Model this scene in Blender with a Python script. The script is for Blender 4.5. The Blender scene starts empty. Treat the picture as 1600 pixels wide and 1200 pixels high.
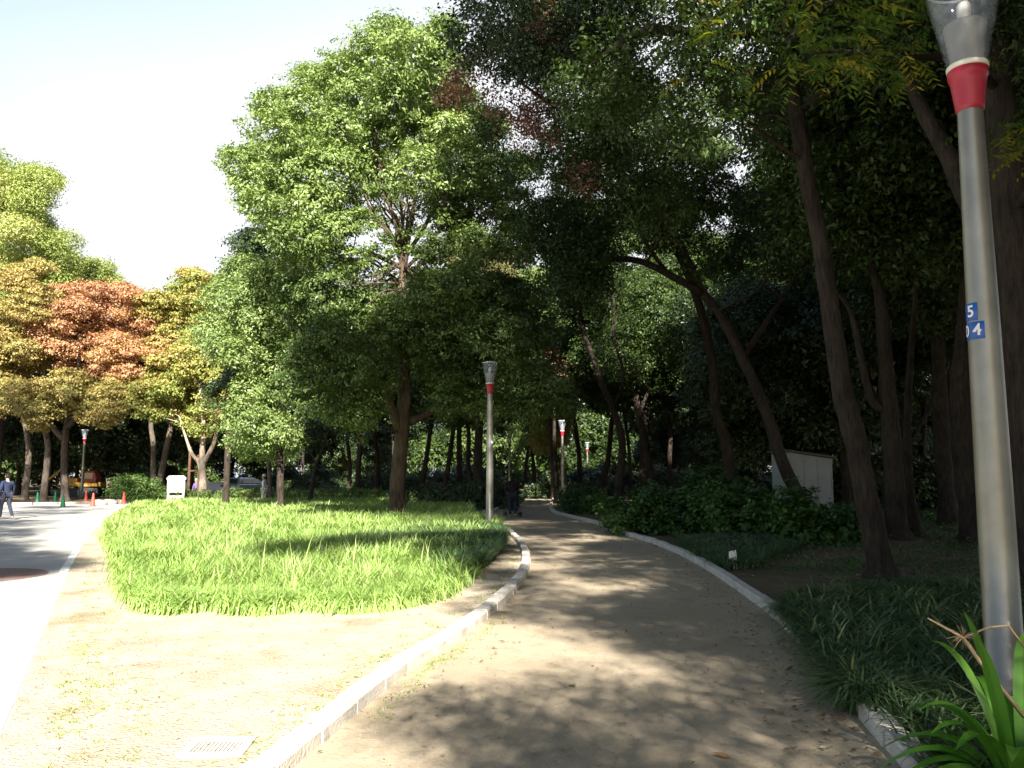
import bpy, math, random
import numpy as np
from mathutils import Vector, Matrix
# ---------------------------------------------------------------- camera, sky, sun, exposure
sc = bpy.context.scene
col = sc.collection
F, CX, CY, HOR, EYE = 1300.0, 800.0, 600.0, 745.0, 1.55      # photo pixels (1600 x 1200)
PITCH = math.atan((HOR - CY) / F)
cd = bpy.data.cameras.new('camera'); cam = bpy.data.objects.new('camera', cd); col.objects.link(cam)
cd.sensor_width = 36.0; cd.lens = F / 1600 * 36; cd.clip_start = 0.05; cd.clip_end = 3000
cam.location = (0, 0, EYE); cam.rotation_euler = (math.pi / 2 + PITCH, 0, 0)
sc.camera = cam
SUN_AZ, SUN_EL = math.radians(6), math.radians(33)          # behind the camera
SUN = Vector((math.sin(SUN_AZ) * math.cos(SUN_EL), -math.cos(SUN_AZ) * math.cos(SUN_EL), math.sin(SUN_EL)))
w = bpy.data.worlds.new('World'); sc.world = w; w.use_nodes = True
wt = w.node_tree; bg = wt.nodes['Background']
sk = wt.nodes.new('ShaderNodeTexSky'); sk.sky_type = 'NISHITA'; sk.sun_disc = False
sk.sun_elevation = SUN_EL; sk.sun_rotation = math.pi - SUN_AZ
sk.air_density = 1.0; sk.dust_density = 1.0; sk.ozone_density = 1.0
tcw = wt.nodes.new('ShaderNodeTexCoord'); sx = wt.nodes.new('ShaderNodeSeparateXYZ'); wt.links.new(tcw.outputs['Generated'], sx.inputs[0])
def ramp(sock, lo, hi):
    n = wt.nodes.new('ShaderNodeMapRange'); n.interpolation_type = 'SMOOTHSTEP'; n.inputs[1].default_value = lo; n.inputs[2].default_value = hi
    wt.links.new(sock, n.inputs[0]); return n.outputs[0]
def mulw(a, b_):
    n = wt.nodes.new('ShaderNodeMath'); n.operation = 'MULTIPLY'; wt.links.new(a, n.inputs[0]); wt.links.new(b_, n.inputs[1]); return n.outputs[0]
slope = wt.nodes.new('ShaderNodeMath'); slope.operation = 'MULTIPLY_ADD'; slope.inputs[1].default_value = -0.3
wt.links.new(sx.outputs[0], slope.inputs[0]); wt.links.new(sx.outputs[2], slope.inputs[2])
nz = wt.nodes.new('ShaderNodeTexNoise'); nz.inputs['Scale'].default_value = 2.2; nz.inputs['Detail'].default_value = 5; wt.links.new(tcw.outputs['Generated'], nz.inputs['Vector'])
mask = mulw(mulw(ramp(sx.outputs[1], -0.1, 0.3), ramp(slope.outputs[0], 0.70, 0.46)), ramp(nz.outputs['Fac'], 0.05, 0.5))   # a bright cloud bank across the northern sky
mxw = wt.nodes.new('ShaderNodeMixRGB'); mxw.inputs[2].default_value = (5.6, 5.75, 6.0, 1)
hz = wt.nodes.new('ShaderNodeMixRGB'); hz.inputs[2].default_value = (2.9, 4.2, 5.4, 1)          # thin bright haze above the bank
wt.links.new(mulw(ramp(sx.outputs[1], 0.0, 0.45), ramp(sx.outputs[2], 0.80, 0.58)), hz.inputs[0]); wt.links.new(sk.outputs[0], hz.inputs[1])
wt.links.new(mask, mxw.inputs[0]); wt.links.new(hz.outputs[0], mxw.inputs[1])
wt.links.new(mxw.outputs[0], bg.inputs[0]); bg.inputs[1].default_value = 0.05
sd = bpy.data.lights.new('sun', 'SUN'); sd.energy = 5.0; sd.angle = math.radians(0.55); sd.color = (1, 0.94, 0.84)
so = bpy.data.objects.new('sun', sd); col.objects.link(so); so.rotation_euler = SUN.to_track_quat('Z', 'Y').to_euler()
so.location = (20, -30, 40)
sc.view_settings.view_transform = 'Standard'; sc.view_settings.look = 'None'
sc.view_settings.exposure = 2.0; sc.view_settings.gamma = 1.0
sc.render.engine = 'CYCLES'
cy = sc.cycles
cy.max_bounces = 6; cy.diffuse_bounces = 2; cy.glossy_bounces = 3; cy.transmission_bounces = 4; cy.transparent_max_bounces = 8
cy.use_denoising = True; cy.caustics_reflective = False; cy.caustics_refractive = False
cy.sample_clamp_indirect = 4.0

def ray(x, y):
    u, v = (x - CX) / F, (CY - y) / F
    c, s = math.cos(PITCH), math.sin(PITCH)
    return Vector((u, c - v * s, s + v * c))
def P(x, y, Y):                                               # a point of the place at depth Y
    d = ray(x, y); t = Y / d.y
    return Vector((d.x * t, Y, EYE + d.z * t))
def G(x, y, z=0.0):                                           # a point on the ground
    d = ray(x, y); t = (z - EYE) / d.z
    return Vector((d.x * t, d.y * t, z))
def proj(p):
    c, s = math.cos(PITCH), math.sin(PITCH)
    z = p[2] - EYE; f = p[1] * c + z * s
    if f < 0.1: return None
    return CX + p[0] / f * F, CY - (-p[1] * s + z * c) / f * F
def caster(px, py, h):                                        # where something h above the ground throws its shade on (px, py)
    return Vector((px + SUN.x / SUN.z * h, py + SUN.y / SUN.z * h, h))
def smooth(pts, n=6):                                         # Catmull-Rom
    pts = [Vector(p) for p in pts]
    q = [pts[0] * 2 - pts[1]] + pts + [pts[-1] * 2 - pts[-2]]
    out = []
    for i in range(1, len(q) - 2):
        a, b, c, d = q[i - 1], q[i], q[i + 1], q[i + 2]
        for k in range(n):
            t = k / n
            out.append(0.5 * (2 * b + (c - a) * t + (2 * a - 5 * b + 4 * c - d) * t * t + (3 * b - a - 3 * c + d) * t ** 3))
    out.append(pts[-1])
    return out

# ---------------------------------------------------------------- materials
def new_mat(name):
    m = bpy.data.materials.new(name); m.use_nodes = True
    nt = m.node_tree; b = nt.nodes['Principled BSDF']
    return m, nt, b
def N(nt, t, **kw):
    n = nt.nodes.new(t)
    for k, v in kw.items(): setattr(n, k, v)
    return n
def plain(name, c, rough=0.6, metal=0.0, spec=0.4, var=0.12, scale=8.0, bump=0.0):
    m, nt, b = new_mat(name)
    tc = N(nt, 'ShaderNodeTexCoord'); no = N(nt, 'ShaderNodeTexNoise'); no.inputs['Scale'].default_value = scale; no.inputs['Detail'].default_value = 6
    nt.links.new(tc.outputs['Object'], no.inputs['Vector'])
    r = N(nt, 'ShaderNodeValToRGB')
    r.color_ramp.elements[0].position = 0.3; r.color_ramp.elements[1].position = 0.7
    r.color_ramp.elements[0].color = (*[x * (1 - var) for x in c], 1); r.color_ramp.elements[1].color = (*[min(1, x * (1 + var)) for x in c], 1)
    nt.links.new(no.outputs['Fac'], r.inputs[0]); nt.links.new(r.outputs[0], b.inputs['Base Color'])
    b.inputs['Roughness'].default_value = rough; b.inputs['Metallic'].default_value = metal; b.inputs['Specular IOR Level'].default_value = spec
    if bump:
        bn = N(nt, 'ShaderNodeBump'); bn.inputs['Strength'].default_value = bump; bn.inputs['Distance'].default_value = 0.02
        nt.links.new(no.outputs['Fac'], bn.inputs['Height']); nt.links.new(bn.outputs[0], b.inputs['Normal'])
    return m
def soil(name, cols, scales, rough=0.95, bump=0.5, dist=0.02):
    """ground: several noises of growing frequency mixed through colours"""
    m, nt, b = new_mat(name)
    tc = N(nt, 'ShaderNodeTexCoord'); last = None
    rgb = N(nt, 'ShaderNodeRGB'); rgb.outputs[0].default_value = (*cols[0], 1); last = rgb.outputs[0]
    for (c, s, lo, hi, det) in scales:
        no = N(nt, 'ShaderNodeTexNoise'); no.inputs['Scale'].default_value = s; no.inputs['Detail'].default_value = det; no.inputs['Roughness'].default_value = 0.65
        nt.links.new(tc.outputs['Object'], no.inputs['Vector'])
        r = N(nt, 'ShaderNodeMapRange'); r.inputs[1].default_value = lo; r.inputs[2].default_value = hi
        nt.links.new(no.outputs['Fac'], r.inputs[0])
        mx = N(nt, 'ShaderNodeMixRGB'); mx.inputs[2].default_value = (*c, 1)
        nt.links.new(r.outputs[0], mx.inputs[0]); nt.links.new(last, mx.inputs[1]); last = mx.outputs[0]
    nt.links.new(last, b.inputs['Base Color']); b.inputs['Roughness'].default_value = rough; b.inputs['Specular IOR Level'].default_value = 0.15
    nb = N(nt, 'ShaderNodeTexNoise'); nb.inputs['Scale'].default_value = 45; nb.inputs['Detail'].default_value = 8
    nt.links.new(tc.outputs['Object'], nb.inputs['Vector'])
    bn = N(nt, 'ShaderNodeBump'); bn.inputs['Strength'].default_value = bump; bn.inputs['Distance'].default_value = dist
    nt.links.new(nb.outputs['Fac'], bn.inputs['Height']); nt.links.new(bn.outputs[0], b.inputs['Normal'])
    return m
def bark(name, c1, c2, scale=6.0):
    m, nt, b = new_mat(name)
    tc = N(nt, 'ShaderNodeTexCoord'); mp = N(nt, 'ShaderNodeMapping'); mp.inputs['Scale'].default_value = (3.0, 3.0, 0.55)
    nt.links.new(tc.outputs['Object'], mp.inputs[0])
    no = N(nt, 'ShaderNodeTexNoise'); no.inputs['Scale'].default_value = scale; no.inputs['Detail'].default_value = 8; no.inputs['Roughness'].default_value = 0.7
    nt.links.new(mp.outputs[0], no.inputs['Vector'])
    n2 = N(nt, 'ShaderNodeTexNoise'); n2.inputs['Scale'].default_value = 1.4; n2.inputs['Detail'].default_value = 3
    nt.links.new(tc.outputs['Object'], n2.inputs['Vector'])
    ad = N(nt, 'ShaderNodeMath', operation='MULTIPLY_ADD'); ad.inputs[1].default_value = 0.5
    nt.links.new(n2.outputs['Fac'], ad.inputs[0]); nt.links.new(no.outputs['Fac'], ad.inputs[2])
    r = N(nt, 'ShaderNodeValToRGB'); r.color_ramp.elements[0].position = 0.55; r.color_ramp.elements[1].position = 0.95
    r.color_ramp.elements[0].color = (*c1, 1); r.color_ramp.elements[1].color = (*c2, 1)
    nt.links.new(ad.outputs[0], r.inputs[0]); nt.links.new(r.outputs[0], b.inputs['Base Color'])
    b.inputs['Roughness'].default_value = 0.9; b.inputs['Specular IOR Level'].default_value = 0.2
    bn = N(nt, 'ShaderNodeBump'); bn.inputs['Strength'].default_value = 1.0; bn.inputs['Distance'].default_value = 0.07
    nt.links.new(no.outputs['Fac'], bn.inputs['Height']); nt.links.new(bn.outputs[0], b.inputs['Normal'])
    return m
def leafmat(name, cols, trans=0.3, rough=0.5, spec=0.35, tint=(1.15, 1.25, 0.5)):
    """per-face value 'v' picks the leaf colour; some light passes through"""
    m, nt, b = new_mat(name)
    at = N(nt, 'ShaderNodeAttribute'); at.attribute_name = 'v'
    r = N(nt, 'ShaderNodeValToRGB'); e = r.color_ramp.elements
    while len(e) < len(cols): e.new(0.5)
    for i, c in enumerate(cols):
        e[i].position = i / (len(cols) - 1); e[i].color = (*c, 1)
    nt.links.new(at.outputs['Fac'], r.inputs[0]); nt.links.new(r.outputs[0], b.inputs['Base Color'])
    b.inputs['Roughness'].default_value = rough; b.inputs['Specular IOR Level'].default_value = spec
    tr = N(nt, 'ShaderNodeBsdfTranslucent')
    mul = N(nt, 'ShaderNodeMixRGB', blend_type='MULTIPLY'); mul.inputs[0].default_value = 1; mul.inputs[2].default_value = (*tint, 1)
    nt.links.new(r.outputs[0], mul.inputs[1]); nt.links.new(mul.outputs[0], tr.inputs[0])
    mx = N(nt, 'ShaderNodeMixShader'); mx.inputs[0].default_value = trans
    nt.links.new(b.outputs[0], mx.inputs[1]); nt.links.new(tr.outputs[0], mx.inputs[2])
    nt.links.new(mx.outputs[0], nt.nodes['Material Output'].inputs[0])
    return m
M = {}
M['soil'] = soil('forest_soil', [(0.10, 0.075, 0.05)], [((0.16, 0.12, 0.08), 1.2, 0.4, 0.65, 6), ((0.05, 0.07, 0.025), 0.5, 0.5, 0.62, 5), ((0.2, 0.13, 0.07), 18, 0.55, 0.75, 4)], bump=0.8)
M['lawn'] = soil('worn_lawn', [(0.44, 0.355, 0.26)], [((0.50, 0.43, 0.34), 2.0, 0.4, 0.65, 8), ((0.23, 0.165, 0.10), 0.9, 0.52, 0.75, 9), ((0.26, 0.28, 0.11), 1.1, 0.60, 0.74, 10), ((0.20, 0.24, 0.08), 9, 0.66, 0.78, 6), ((0.22, 0.16, 0.1), 14, 0.56, 0.75, 8), ((0.58, 0.52, 0.42), 34, 0.56, 0.75, 5)], bump=1.0, dist=0.03)
M['path'] = soil('sandy_path', [(0.325, 0.265, 0.185)], [((0.39, 0.325, 0.235), 0.8, 0.4, 0.65, 8), ((0.22, 0.178, 0.125), 1.6, 0.52, 0.72, 9), ((0.20, 0.165, 0.12), 7.0, 0.58, 0.75, 9), ((0.44, 0.39, 0.31), 60, 0.55, 0.75, 4), ((0.17, 0.135, 0.10), 95, 0.62, 0.74, 3)], bump=0.6, dist=0.012)
M['road'] = soil('pale_asphalt', [(0.33, 0.32, 0.30)], [((0.42, 0.40, 0.37), 0.7, 0.4, 0.65, 6), ((0.22, 0.21, 0.20), 55, 0.55, 0.75, 4)], bump=0.25, dist=0.006)
M['redpave'] = soil('red_paving', [(0.22, 0.145, 0.125)], [((0.17, 0.11, 0.095), 14, 0.45, 0.65, 5)], bump=0.3)
M['kerb'] = soil('kerb_stone', [(0.47, 0.44, 0.39)], [((0.58, 0.55, 0.49), 5, 0.4, 0.65, 8), ((0.25, 0.22, 0.18), 2.2, 0.55, 0.72, 9), ((0.2, 0.18, 0.14), 16, 0.6, 0.72, 6)], bump=0.6, dist=0.012)
M['kerbwhite'] = soil('pale_kerb', [(0.66, 0.64, 0.60)], [((0.55, 0.52, 0.47), 3, 0.5, 0.7, 8)], bump=0.2)
M['rock'] = soil('boulder_stone', [(0.38, 0.34, 0.29)], [((0.26, 0.23, 0.2), 3, 0.45, 0.65, 8)], bump=0.8)
M['bark'] = bark('dark_bark', (0.016, 0.012, 0.010), (0.072, 0.055, 0.042))
M['barkgrey'] = bark('grey_bark', (0.05, 0.038, 0.03), (0.19, 0.155, 0.125))
M['barkpale'] = bark('pale_bark', (0.20, 0.15, 0.11), (0.48, 0.40, 0.32))
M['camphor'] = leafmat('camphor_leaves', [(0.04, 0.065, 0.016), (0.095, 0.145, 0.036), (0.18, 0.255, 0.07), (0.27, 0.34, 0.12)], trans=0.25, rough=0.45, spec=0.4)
M['shade_camphor'] = leafmat('shade_darkened_camphor_leaves', [(0.022, 0.04, 0.010), (0.037, 0.065, 0.015), (0.062, 0.10, 0.023), (0.11, 0.15, 0.04)], trans=0.25, rough=0.45, spec=0.35)  # darker copy of the camphor leaves, grove shade put into the colour
M['camphor_pale'] = leafmat('pale_camphor_leaves', [(0.09, 0.14, 0.04), (0.14, 0.20, 0.06), (0.20, 0.27, 0.085), (0.27, 0.33, 0.12)], trans=0.25, rough=0.45, spec=0.4)
M['dark'] = leafmat('dark_evergreen_leaves', [(0.022, 0.038, 0.014), (0.035, 0.06, 0.02), (0.052, 0.085, 0.028), (0.08, 0.11, 0.04)], trans=0.15, rough=0.42, spec=0.5)
M['yellowgreen'] = leafmat('yellow_green_leaves', [(0.15, 0.20, 0.045), (0.25, 0.31, 0.08), (0.34, 0.39, 0.12), (0.42, 0.40, 0.17)])
M['yellow'] = leafmat('yellow_maple_leaves', [(0.17, 0.23, 0.05), (0.29, 0.32, 0.085), (0.38, 0.33, 0.10), (0.40, 0.26, 0.11)], tint=(1.2, 1.1, 0.5))
M['orange'] = leafmat('orange_maple_leaves', [(0.34, 0.23, 0.11), (0.42, 0.22, 0.125), (0.46, 0.24, 0.14), (0.44, 0.32, 0.12)], tint=(1.3, 0.9, 0.5))
M['ochre'] = leafmat('ochre_maple_leaves', [(0.22, 0.22, 0.07), (0.36, 0.30, 0.10), (0.42, 0.29, 0.12), (0.30, 0.32, 0.09)], tint=(1.2, 1.0, 0.5))
M['red'] = leafmat('red_leaves', [(0.12, 0.06, 0.045), (0.22, 0.085, 0.07), (0.28, 0.12, 0.09), (0.13, 0.14, 0.05)], tint=(1.3, 0.8, 0.7))
M['camphorbark'] = bark('camphor_bark', (0.032, 0.023, 0.017), (0.15, 0.11, 0.078))
M['olive'] = leafmat('olive_leaves', [(0.12, 0.12, 0.05), (0.18, 0.17, 0.07), (0.24, 0.21, 0.1), (0.16, 0.19, 0.06)])
M['wing'] = leafmat('wingnut_leaves', [(0.04, 0.09, 0.02), (0.07, 0.13, 0.02), (0.16, 0.19, 0.02), (0.34, 0.27, 0.03)], trans=0.4, tint=(1.2, 1.2, 0.5))
M['shrub'] = leafmat('hydrangea_leaves', [(0.03, 0.075, 0.02), (0.05, 0.11, 0.028), (0.075, 0.15, 0.035), (0.13, 0.2, 0.04)], trans=0.25)
M['shrubpale'] = leafmat('pale_shrub_leaves', [(0.08, 0.15, 0.04), (0.12, 0.21, 0.06), (0.17, 0.26, 0.08), (0.24, 0.28, 0.09)])
M['grass'] = leafmat('tall_grass_blades', [(0.15, 0.24, 0.05), (0.25, 0.38, 0.09), (0.34, 0.46, 0.15), (0.50, 0.53, 0.28)], trans=0.35, spec=0.3)
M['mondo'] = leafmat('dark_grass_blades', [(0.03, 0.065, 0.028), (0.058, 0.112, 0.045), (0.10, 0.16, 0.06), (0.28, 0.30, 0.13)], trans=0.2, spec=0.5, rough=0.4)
M['strap'] = leafmat('strap_leaves', [(0.05, 0.15, 0.015), (0.075, 0.21, 0.02), (0.1, 0.26, 0.03), (0.14, 0.28, 0.04)], trans=0.35, spec=0.5, rough=0.35)
M['litter'] = leafmat('fallen_leaf', [(0.12, 0.07, 0.035), (0.25, 0.15, 0.07), (0.38, 0.27, 0.15), (0.55, 0.47, 0.33)], trans=0.1)
M['weed'] = leafmat('weed_leaves', [(0.16, 0.24, 0.06), (0.24, 0.32, 0.09), (0.32, 0.38, 0.13), (0.4, 0.38, 0.18)], trans=0.3)
M['pole'] = plain('aluminium_pole', (0.25, 0.24, 0.205), 0.4, 0.65, 0.5, 0.14, 5, 0.05)
M['collar'] = plain('red_collar', (0.36, 0.015, 0.035), 0.4, 0, 0.5, 0.08, 6)
M['blue'] = plain('blue_plate', (0.015, 0.09, 0.36), 0.4, 0, 0.5, 0.05)
M['white'] = plain('white_paint', (0.78, 0.77, 0.74), 0.5, 0, 0.4, 0.04, 5)
M['cream'] = plain('cream_ring', (0.72, 0.68, 0.58), 0.5)
M['reflector'] = plain('lamp_reflector', (0.62, 0.62, 0.60), 0.35, 0.3, 0.5, 0.08, 12)
M['shed'] = plain('shed_panel', (0.30, 0.31, 0.305), 0.6, 0, 0.3, 0.1, 1.5)
M['roofdark'] = plain('shed_roof', (0.09, 0.085, 0.08), 0.7, 0, 0.3, 0.15, 3)
M['wall'] = plain('white_wall', (0.62, 0.63, 0.65), 0.8, 0, 0.2, 0.06, 0.7)
M['frame'] = plain('dark_frame', (0.07, 0.07, 0.075), 0.5, 0.3)
M['wood'] = plain('brown_timber', (0.17, 0.09, 0.055), 0.8, 0, 0.2, 0.3, 12, 0.3)
M['greencone'] = plain('green_cone', (0.01, 0.13, 0.06), 0.5); M['redcone'] = plain('red_cone', (0.45, 0.07, 0.04), 0.5)
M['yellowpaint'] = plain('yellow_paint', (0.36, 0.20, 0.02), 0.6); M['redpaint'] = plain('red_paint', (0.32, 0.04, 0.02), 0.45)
M['black'] = plain('black_rubber', (0.02, 0.02, 0.02), 0.7); M['carpaint'] = plain('silver_blue_paint', (0.36, 0.43, 0.54), 0.3, 0.5, 0.6, 0.03)
M['lightred'] = plain('tail_light', (0.45, 0.02, 0.02), 0.25); M['chrome'] = plain('plate_white', (0.7, 0.7, 0.66), 0.4)
M['skin'] = plain('skin', (0.46, 0.29, 0.21), 0.6); M['hair'] = plain('dark_hair', (0.015, 0.012, 0.01), 0.5)
M['navy'] = plain('navy_cloth', (0.02, 0.028, 0.06), 0.85, 0, 0.2, 0.2, 14); M['coat'] = plain('dark_coat', (0.016, 0.014, 0.018), 0.9, 0, 0.15, 0.2, 14)
M['shirt'] = plain('white_cloth', (0.75, 0.74, 0.72), 0.85, 0, 0.2, 0.05, 9); M['violet'] = plain('violet_cloth', (0.14, 0.11, 0.3), 0.85, 0, 0.2)
M['jeans'] = plain('dark_trousers', (0.025, 0.03, 0.05), 0.85, 0, 0.2); M['stalk'] = plain('dry_stalk', (0.42, 0.30, 0.18), 0.8)
M['shoe'] = plain('shoe', (0.2, 0.2, 0.2), 0.6)
def glassmat(name, tint, fac, rough):
    m, nt, b = new_mat(name)
    b.inputs['Base Color'].default_value = (*tint, 1); b.inputs['Roughness'].default_value = rough; b.inputs['Specular IOR Level'].default_value = 0.6
    t = N(nt, 'ShaderNodeBsdfTransparent'); mx = N(nt, 'ShaderNodeMixShader'); mx.inputs[0].default_value = fac
    nt.links.new(t.outputs[0], mx.inputs[1]); nt.links.new(b.outputs[0], mx.inputs[2]); nt.links.new(mx.outputs[0], nt.nodes['Material Output'].inputs[0])
    return m
M['glass'] = glassmat('lamp_glass', (0.20, 0.225, 0.25), 0.20, 0.1)
M['frost'] = glassmat('frosted_insert', (0.42, 0.42, 0.40), 0.62, 0.3)
M['window'] = plain('window_glass', (0.02, 0.025, 0.03), 0.05, 0, 0.8, 0.1)

# ---------------------------------------------------------------- mesh helpers
class MB:
    def __init__(s): s.v, s.f = [], []
    def add(s, v, f):
        o = len(s.v); s.v += [tuple(p) for p in v]; s.f += [tuple(i + o for i in q) for q in f]
    def box(s, c, d, mat=None, taper=1.0):
        x, y, z = d[0] / 2, d[1] / 2, d[2] / 2
        v = [Vector((sx * x * (taper if sz > 0 else 1), sy * y * (taper if sz > 0 else 1), sz * z)) for sz in (-1, 1) for sy in (-1, 1) for sx in (-1, 1)]
        if mat is not None: v = [mat @ p for p in v]
        s.add([p + Vector(c) for p in v], [(0, 2, 3, 1), (4, 5, 7, 6), (0, 1, 5, 4), (2, 6, 7, 3), (0, 4, 6, 2), (1, 3, 7, 5)])
    def tube(s, pts, rad, n=8, caps=True, wob=0.0, rng=None):
        pts = [Vector(p) for p in pts]; k = len(pts)
        if not hasattr(rad, '__len__'): rad = [rad] * k
        t0 = (pts[1] - pts[0]).normalized()
        a = t0.orthogonal().normalized(); v = []
        for i, p in enumerate(pts):
            t = (pts[min(i + 1, k - 1)] - pts[max(i - 1, 0)]).normalized()
            a = (a - t * a.dot(t)).normalized(); b = t.cross(a)
            for j in range(n):
                th = 2 * math.pi * j / n
                r = rad[i] * (1 + (wob * (rng.random() - 0.5) if wob else 0))
                v.append(p + (a * math.cos(th) + b * math.sin(th)) * r)
        f = [(i * n + j, i * n + (j + 1) % n, (i + 1) * n + (j + 1) % n, (i + 1) * n + j) for i in range(k - 1) for j in range(n)]
        if caps: f += [tuple(range(n - 1, -1, -1)), tuple((k - 1) * n + j for j in range(n))]
        s.add(v, f)
    def lathe(s, prof, n=20, c=(0, 0, 0), a0=0.0, a1=2 * math.pi):
        full = abs(a1 - a0 - 2 * math.pi) < 1e-6; m = n if full else n + 1
        v = [(c[0] + r * math.cos(a0 + (a1 - a0) * j / n), c[1] + r * math.sin(a0 + (a1 - a0) * j / n), c[2] + z) for r, z in prof for j in range(m)]
        f = [(i * m + j, i * m + (j + 1) % m, (i + 1) * m + (j + 1) % m, (i + 1) * m + j) for i in range(len(prof) - 1) for j in range(n)]
        s.add(v, f)
    def prism(s, poly, axis, d0, d1):                          # poly in the two other axes, extruded along axis (0 x, 1 y, 2 z)
        n = len(poly); v = []
        for d in (d0, d1):
            for (p, q) in poly: v.append({0: (d, p, q), 1: (p, d, q), 2: (p, q, d)}[axis])
        f = [tuple(range(n - 1, -1, -1)), tuple(range(n, 2 * n))] + [(i, (i + 1) % n, n + (i + 1) % n, n + i) for i in range(n)]
        s.add(v, f)
    def build(s, name, mat, parent=None, smooth=False, bevel=0.0, loc=None):
        me = bpy.data.meshes.new(name); me.from_pydata(s.v, [], s.f); me.update()
        me.materials.append(M[mat] if isinstance(mat, str) else mat)
        if smooth: me.polygons.foreach_set('use_smooth', [True] * len(me.polygons))
        o = bpy.data.objects.new(name, me); col.objects.link(o)
        if parent is not None: o.parent = parent
        if loc is not None: o.location = loc
        if bevel:
            b = o.modifiers.new('bevel', 'BEVEL'); b.width = bevel; b.segments = 2; b.limit_method = 'ANGLE'
        return o
def tag(o, label=None, cat=None, group=None, kind=None):
    for k, v in (('label', label), ('category', cat), ('group', group), ('kind', kind)):
        if v: o[k] = v
    return o
def empty(name, loc, label, cat, group=None, rz=0.0):
    o = bpy.data.objects.new(name, None); col.objects.link(o); o.location = loc; o.rotation_euler.z = rz; o.empty_display_size = 0.3
    return tag(o, label, cat, group)
def dup(root, loc, rz=0.0, scale=1.0, label=None, group=None, mats=None):
    r = root.copy(); col.objects.link(r); r.location = loc; r.rotation_euler = (0, 0, rz); r.scale = (scale,) * 3 if not hasattr(scale, '__len__') else scale
    tag(r, label, None, group)
    def rec(a, b):
        for ch in list(a.children):
            c = ch.copy(); col.objects.link(c); c.parent = b; c.matrix_parent_inverse = ch.matrix_parent_inverse.copy()
            key = ch.name.split('.')[0]
            if mats and key in mats:
                c.material_slots[0].link = 'OBJECT'; c.material_slots[0].material = M[mats[key]]
            rec(ch, c)
    rec(root, r)
    return r
def mesh_fast(name, verts, nper, val, mat, parent=None, smooth=False):
    """verts (K*nper,3): K faces of nper corners each, face attribute v"""
    K = len(verts) // nper
    me = bpy.data.meshes.new(name)
    me.vertices.add(K * nper); me.vertices.foreach_set('co', np.ascontiguousarray(verts, dtype=np.float32).ravel())
    me.loops.add(K * nper); me.loops.foreach_set('vertex_index', np.arange(K * nper, dtype=np.int32))
    me.polygons.add(K); me.polygons.foreach_set('loop_start', np.arange(0, K * nper, nper, dtype=np.int32))
    at = me.attributes.new('v', 'FLOAT', 'FACE'); at.data.foreach_set('value', np.clip(np.asarray(val, dtype=np.float32), 0, 1))
    me.materials.append(M[mat] if isinstance(mat, str) else mat)
    me.update(calc_edges=True)
    o = bpy.data.objects.new(name, me); col.objects.link(o)
    if parent is not None: o.parent = parent
    return o
def nrm(a): return a / np.maximum(np.linalg.norm(a, axis=1, keepdims=True), 1e-9)
def foliage(seed, lobes, leaf=0.1, dens=9.0, per=26, sprig=0.26, flat=0.65, top=0.3, aspect=0.45, droop=0.25, inner=0.5, up=0.45, vj=0.16, face=0.75):
    """lobes: (centre, (rx,ry,rz), value).  Tufts of leaves on the shell of every lobe."""
    rng = np.random.default_rng(seed); S, D, V = [], [], []
    for c, r, v in lobes:
        r = np.array(r, float); area = 4 * math.pi * (r.prod()) ** (2 / 3)
        n = max(4, int(dens * area))
        d = nrm(rng.normal(size=(n, 3)) + np.array([0, 0, top]))
        rad = rng.uniform(inner, 1.08, size=(n, 1)) ** 0.6; rad = rad * (1 + np.where(rng.random((n, 1)) < 0.22, np.abs(rng.normal(size=(n, 1))) * 0.27, 0))
        S.append(np.array(c)[None] + d * r * rad); D.append(d); V.append(np.full(n, v) + rng.normal(size=n) * 0.09)
    S, D, V = np.concatenate(S), np.concatenate(D), np.concatenate(V)
    S = np.repeat(S, per, 0); D = np.repeat(D, per, 0); V = np.repeat(V, per)
    n = len(S)
    off = rng.normal(size=(n, 3)) * sprig * 0.55; off[:, 2] *= flat
    C = S + off
    nn = nrm(D * face + np.array([0, 0, up]) + rng.normal(size=(n, 3)) * 0.45)
    ax = nrm(np.cross(rng.normal(size=(n, 3)), nn) + D * 0.3) ; ax[:, 2] -= droop; ax = nrm(ax)
    nn = nrm(nn - ax * (nn * ax).sum(1, keepdims=True))
    bx = np.cross(nn, ax)
    L = leaf * rng.uniform(0.65, 1.25, size=(n, 1)); W = L * aspect
    q = np.stack([C - ax * L / 2, C + bx * W / 2 + nn * W * 0.12, C + ax * L / 2 - np.array([0, 0, 1]) * L * 0.08, C - bx * W / 2 + nn * W * 0.12], 1)
    return q.reshape(-1, 3), V + rng.normal(size=n) * vj
def inpoly(x, y, poly):
    c = False; j = len(poly) - 1
    for i in range(len(poly)):
        (xi, yi), (xj, yj) = poly[i], poly[j]
        if (yi > y) != (yj > y) and x < (xj - xi) * (y - yi) / (yj - yi) + xi: c = not c
        j = i
    return c
def px_lobes(seed, poly, n, Y, r, flat=0.75, v=(0.35, 0.65), sep=0.0):
    """lobes filling the part of the place seen through a patch of the photograph, Y deep"""
    rng = random.Random(seed); xs = [p[0] for p in poly]; ys = [p[1] for p in poly]; out = []; tries = 0
    while len(out) < n and tries < n * 200:
        tries += 1
        x, y = rng.uniform(min(xs), max(xs)), rng.uniform(min(ys), max(ys))
        if not inpoly(x, y, poly): continue
        p = P(x, y, rng.uniform(*Y)); rr = rng.uniform(*r)
        if p.z < rr * 0.6: continue
        if sep and any((p - q[0]).length < sep * (rr + q[1][0]) for q in out): continue
        k = rng.uniform(0.85, 1.2)
        out.append((p, (rr * k, rr / k, rr * flat), rng.uniform(*v)))
    return out
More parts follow.
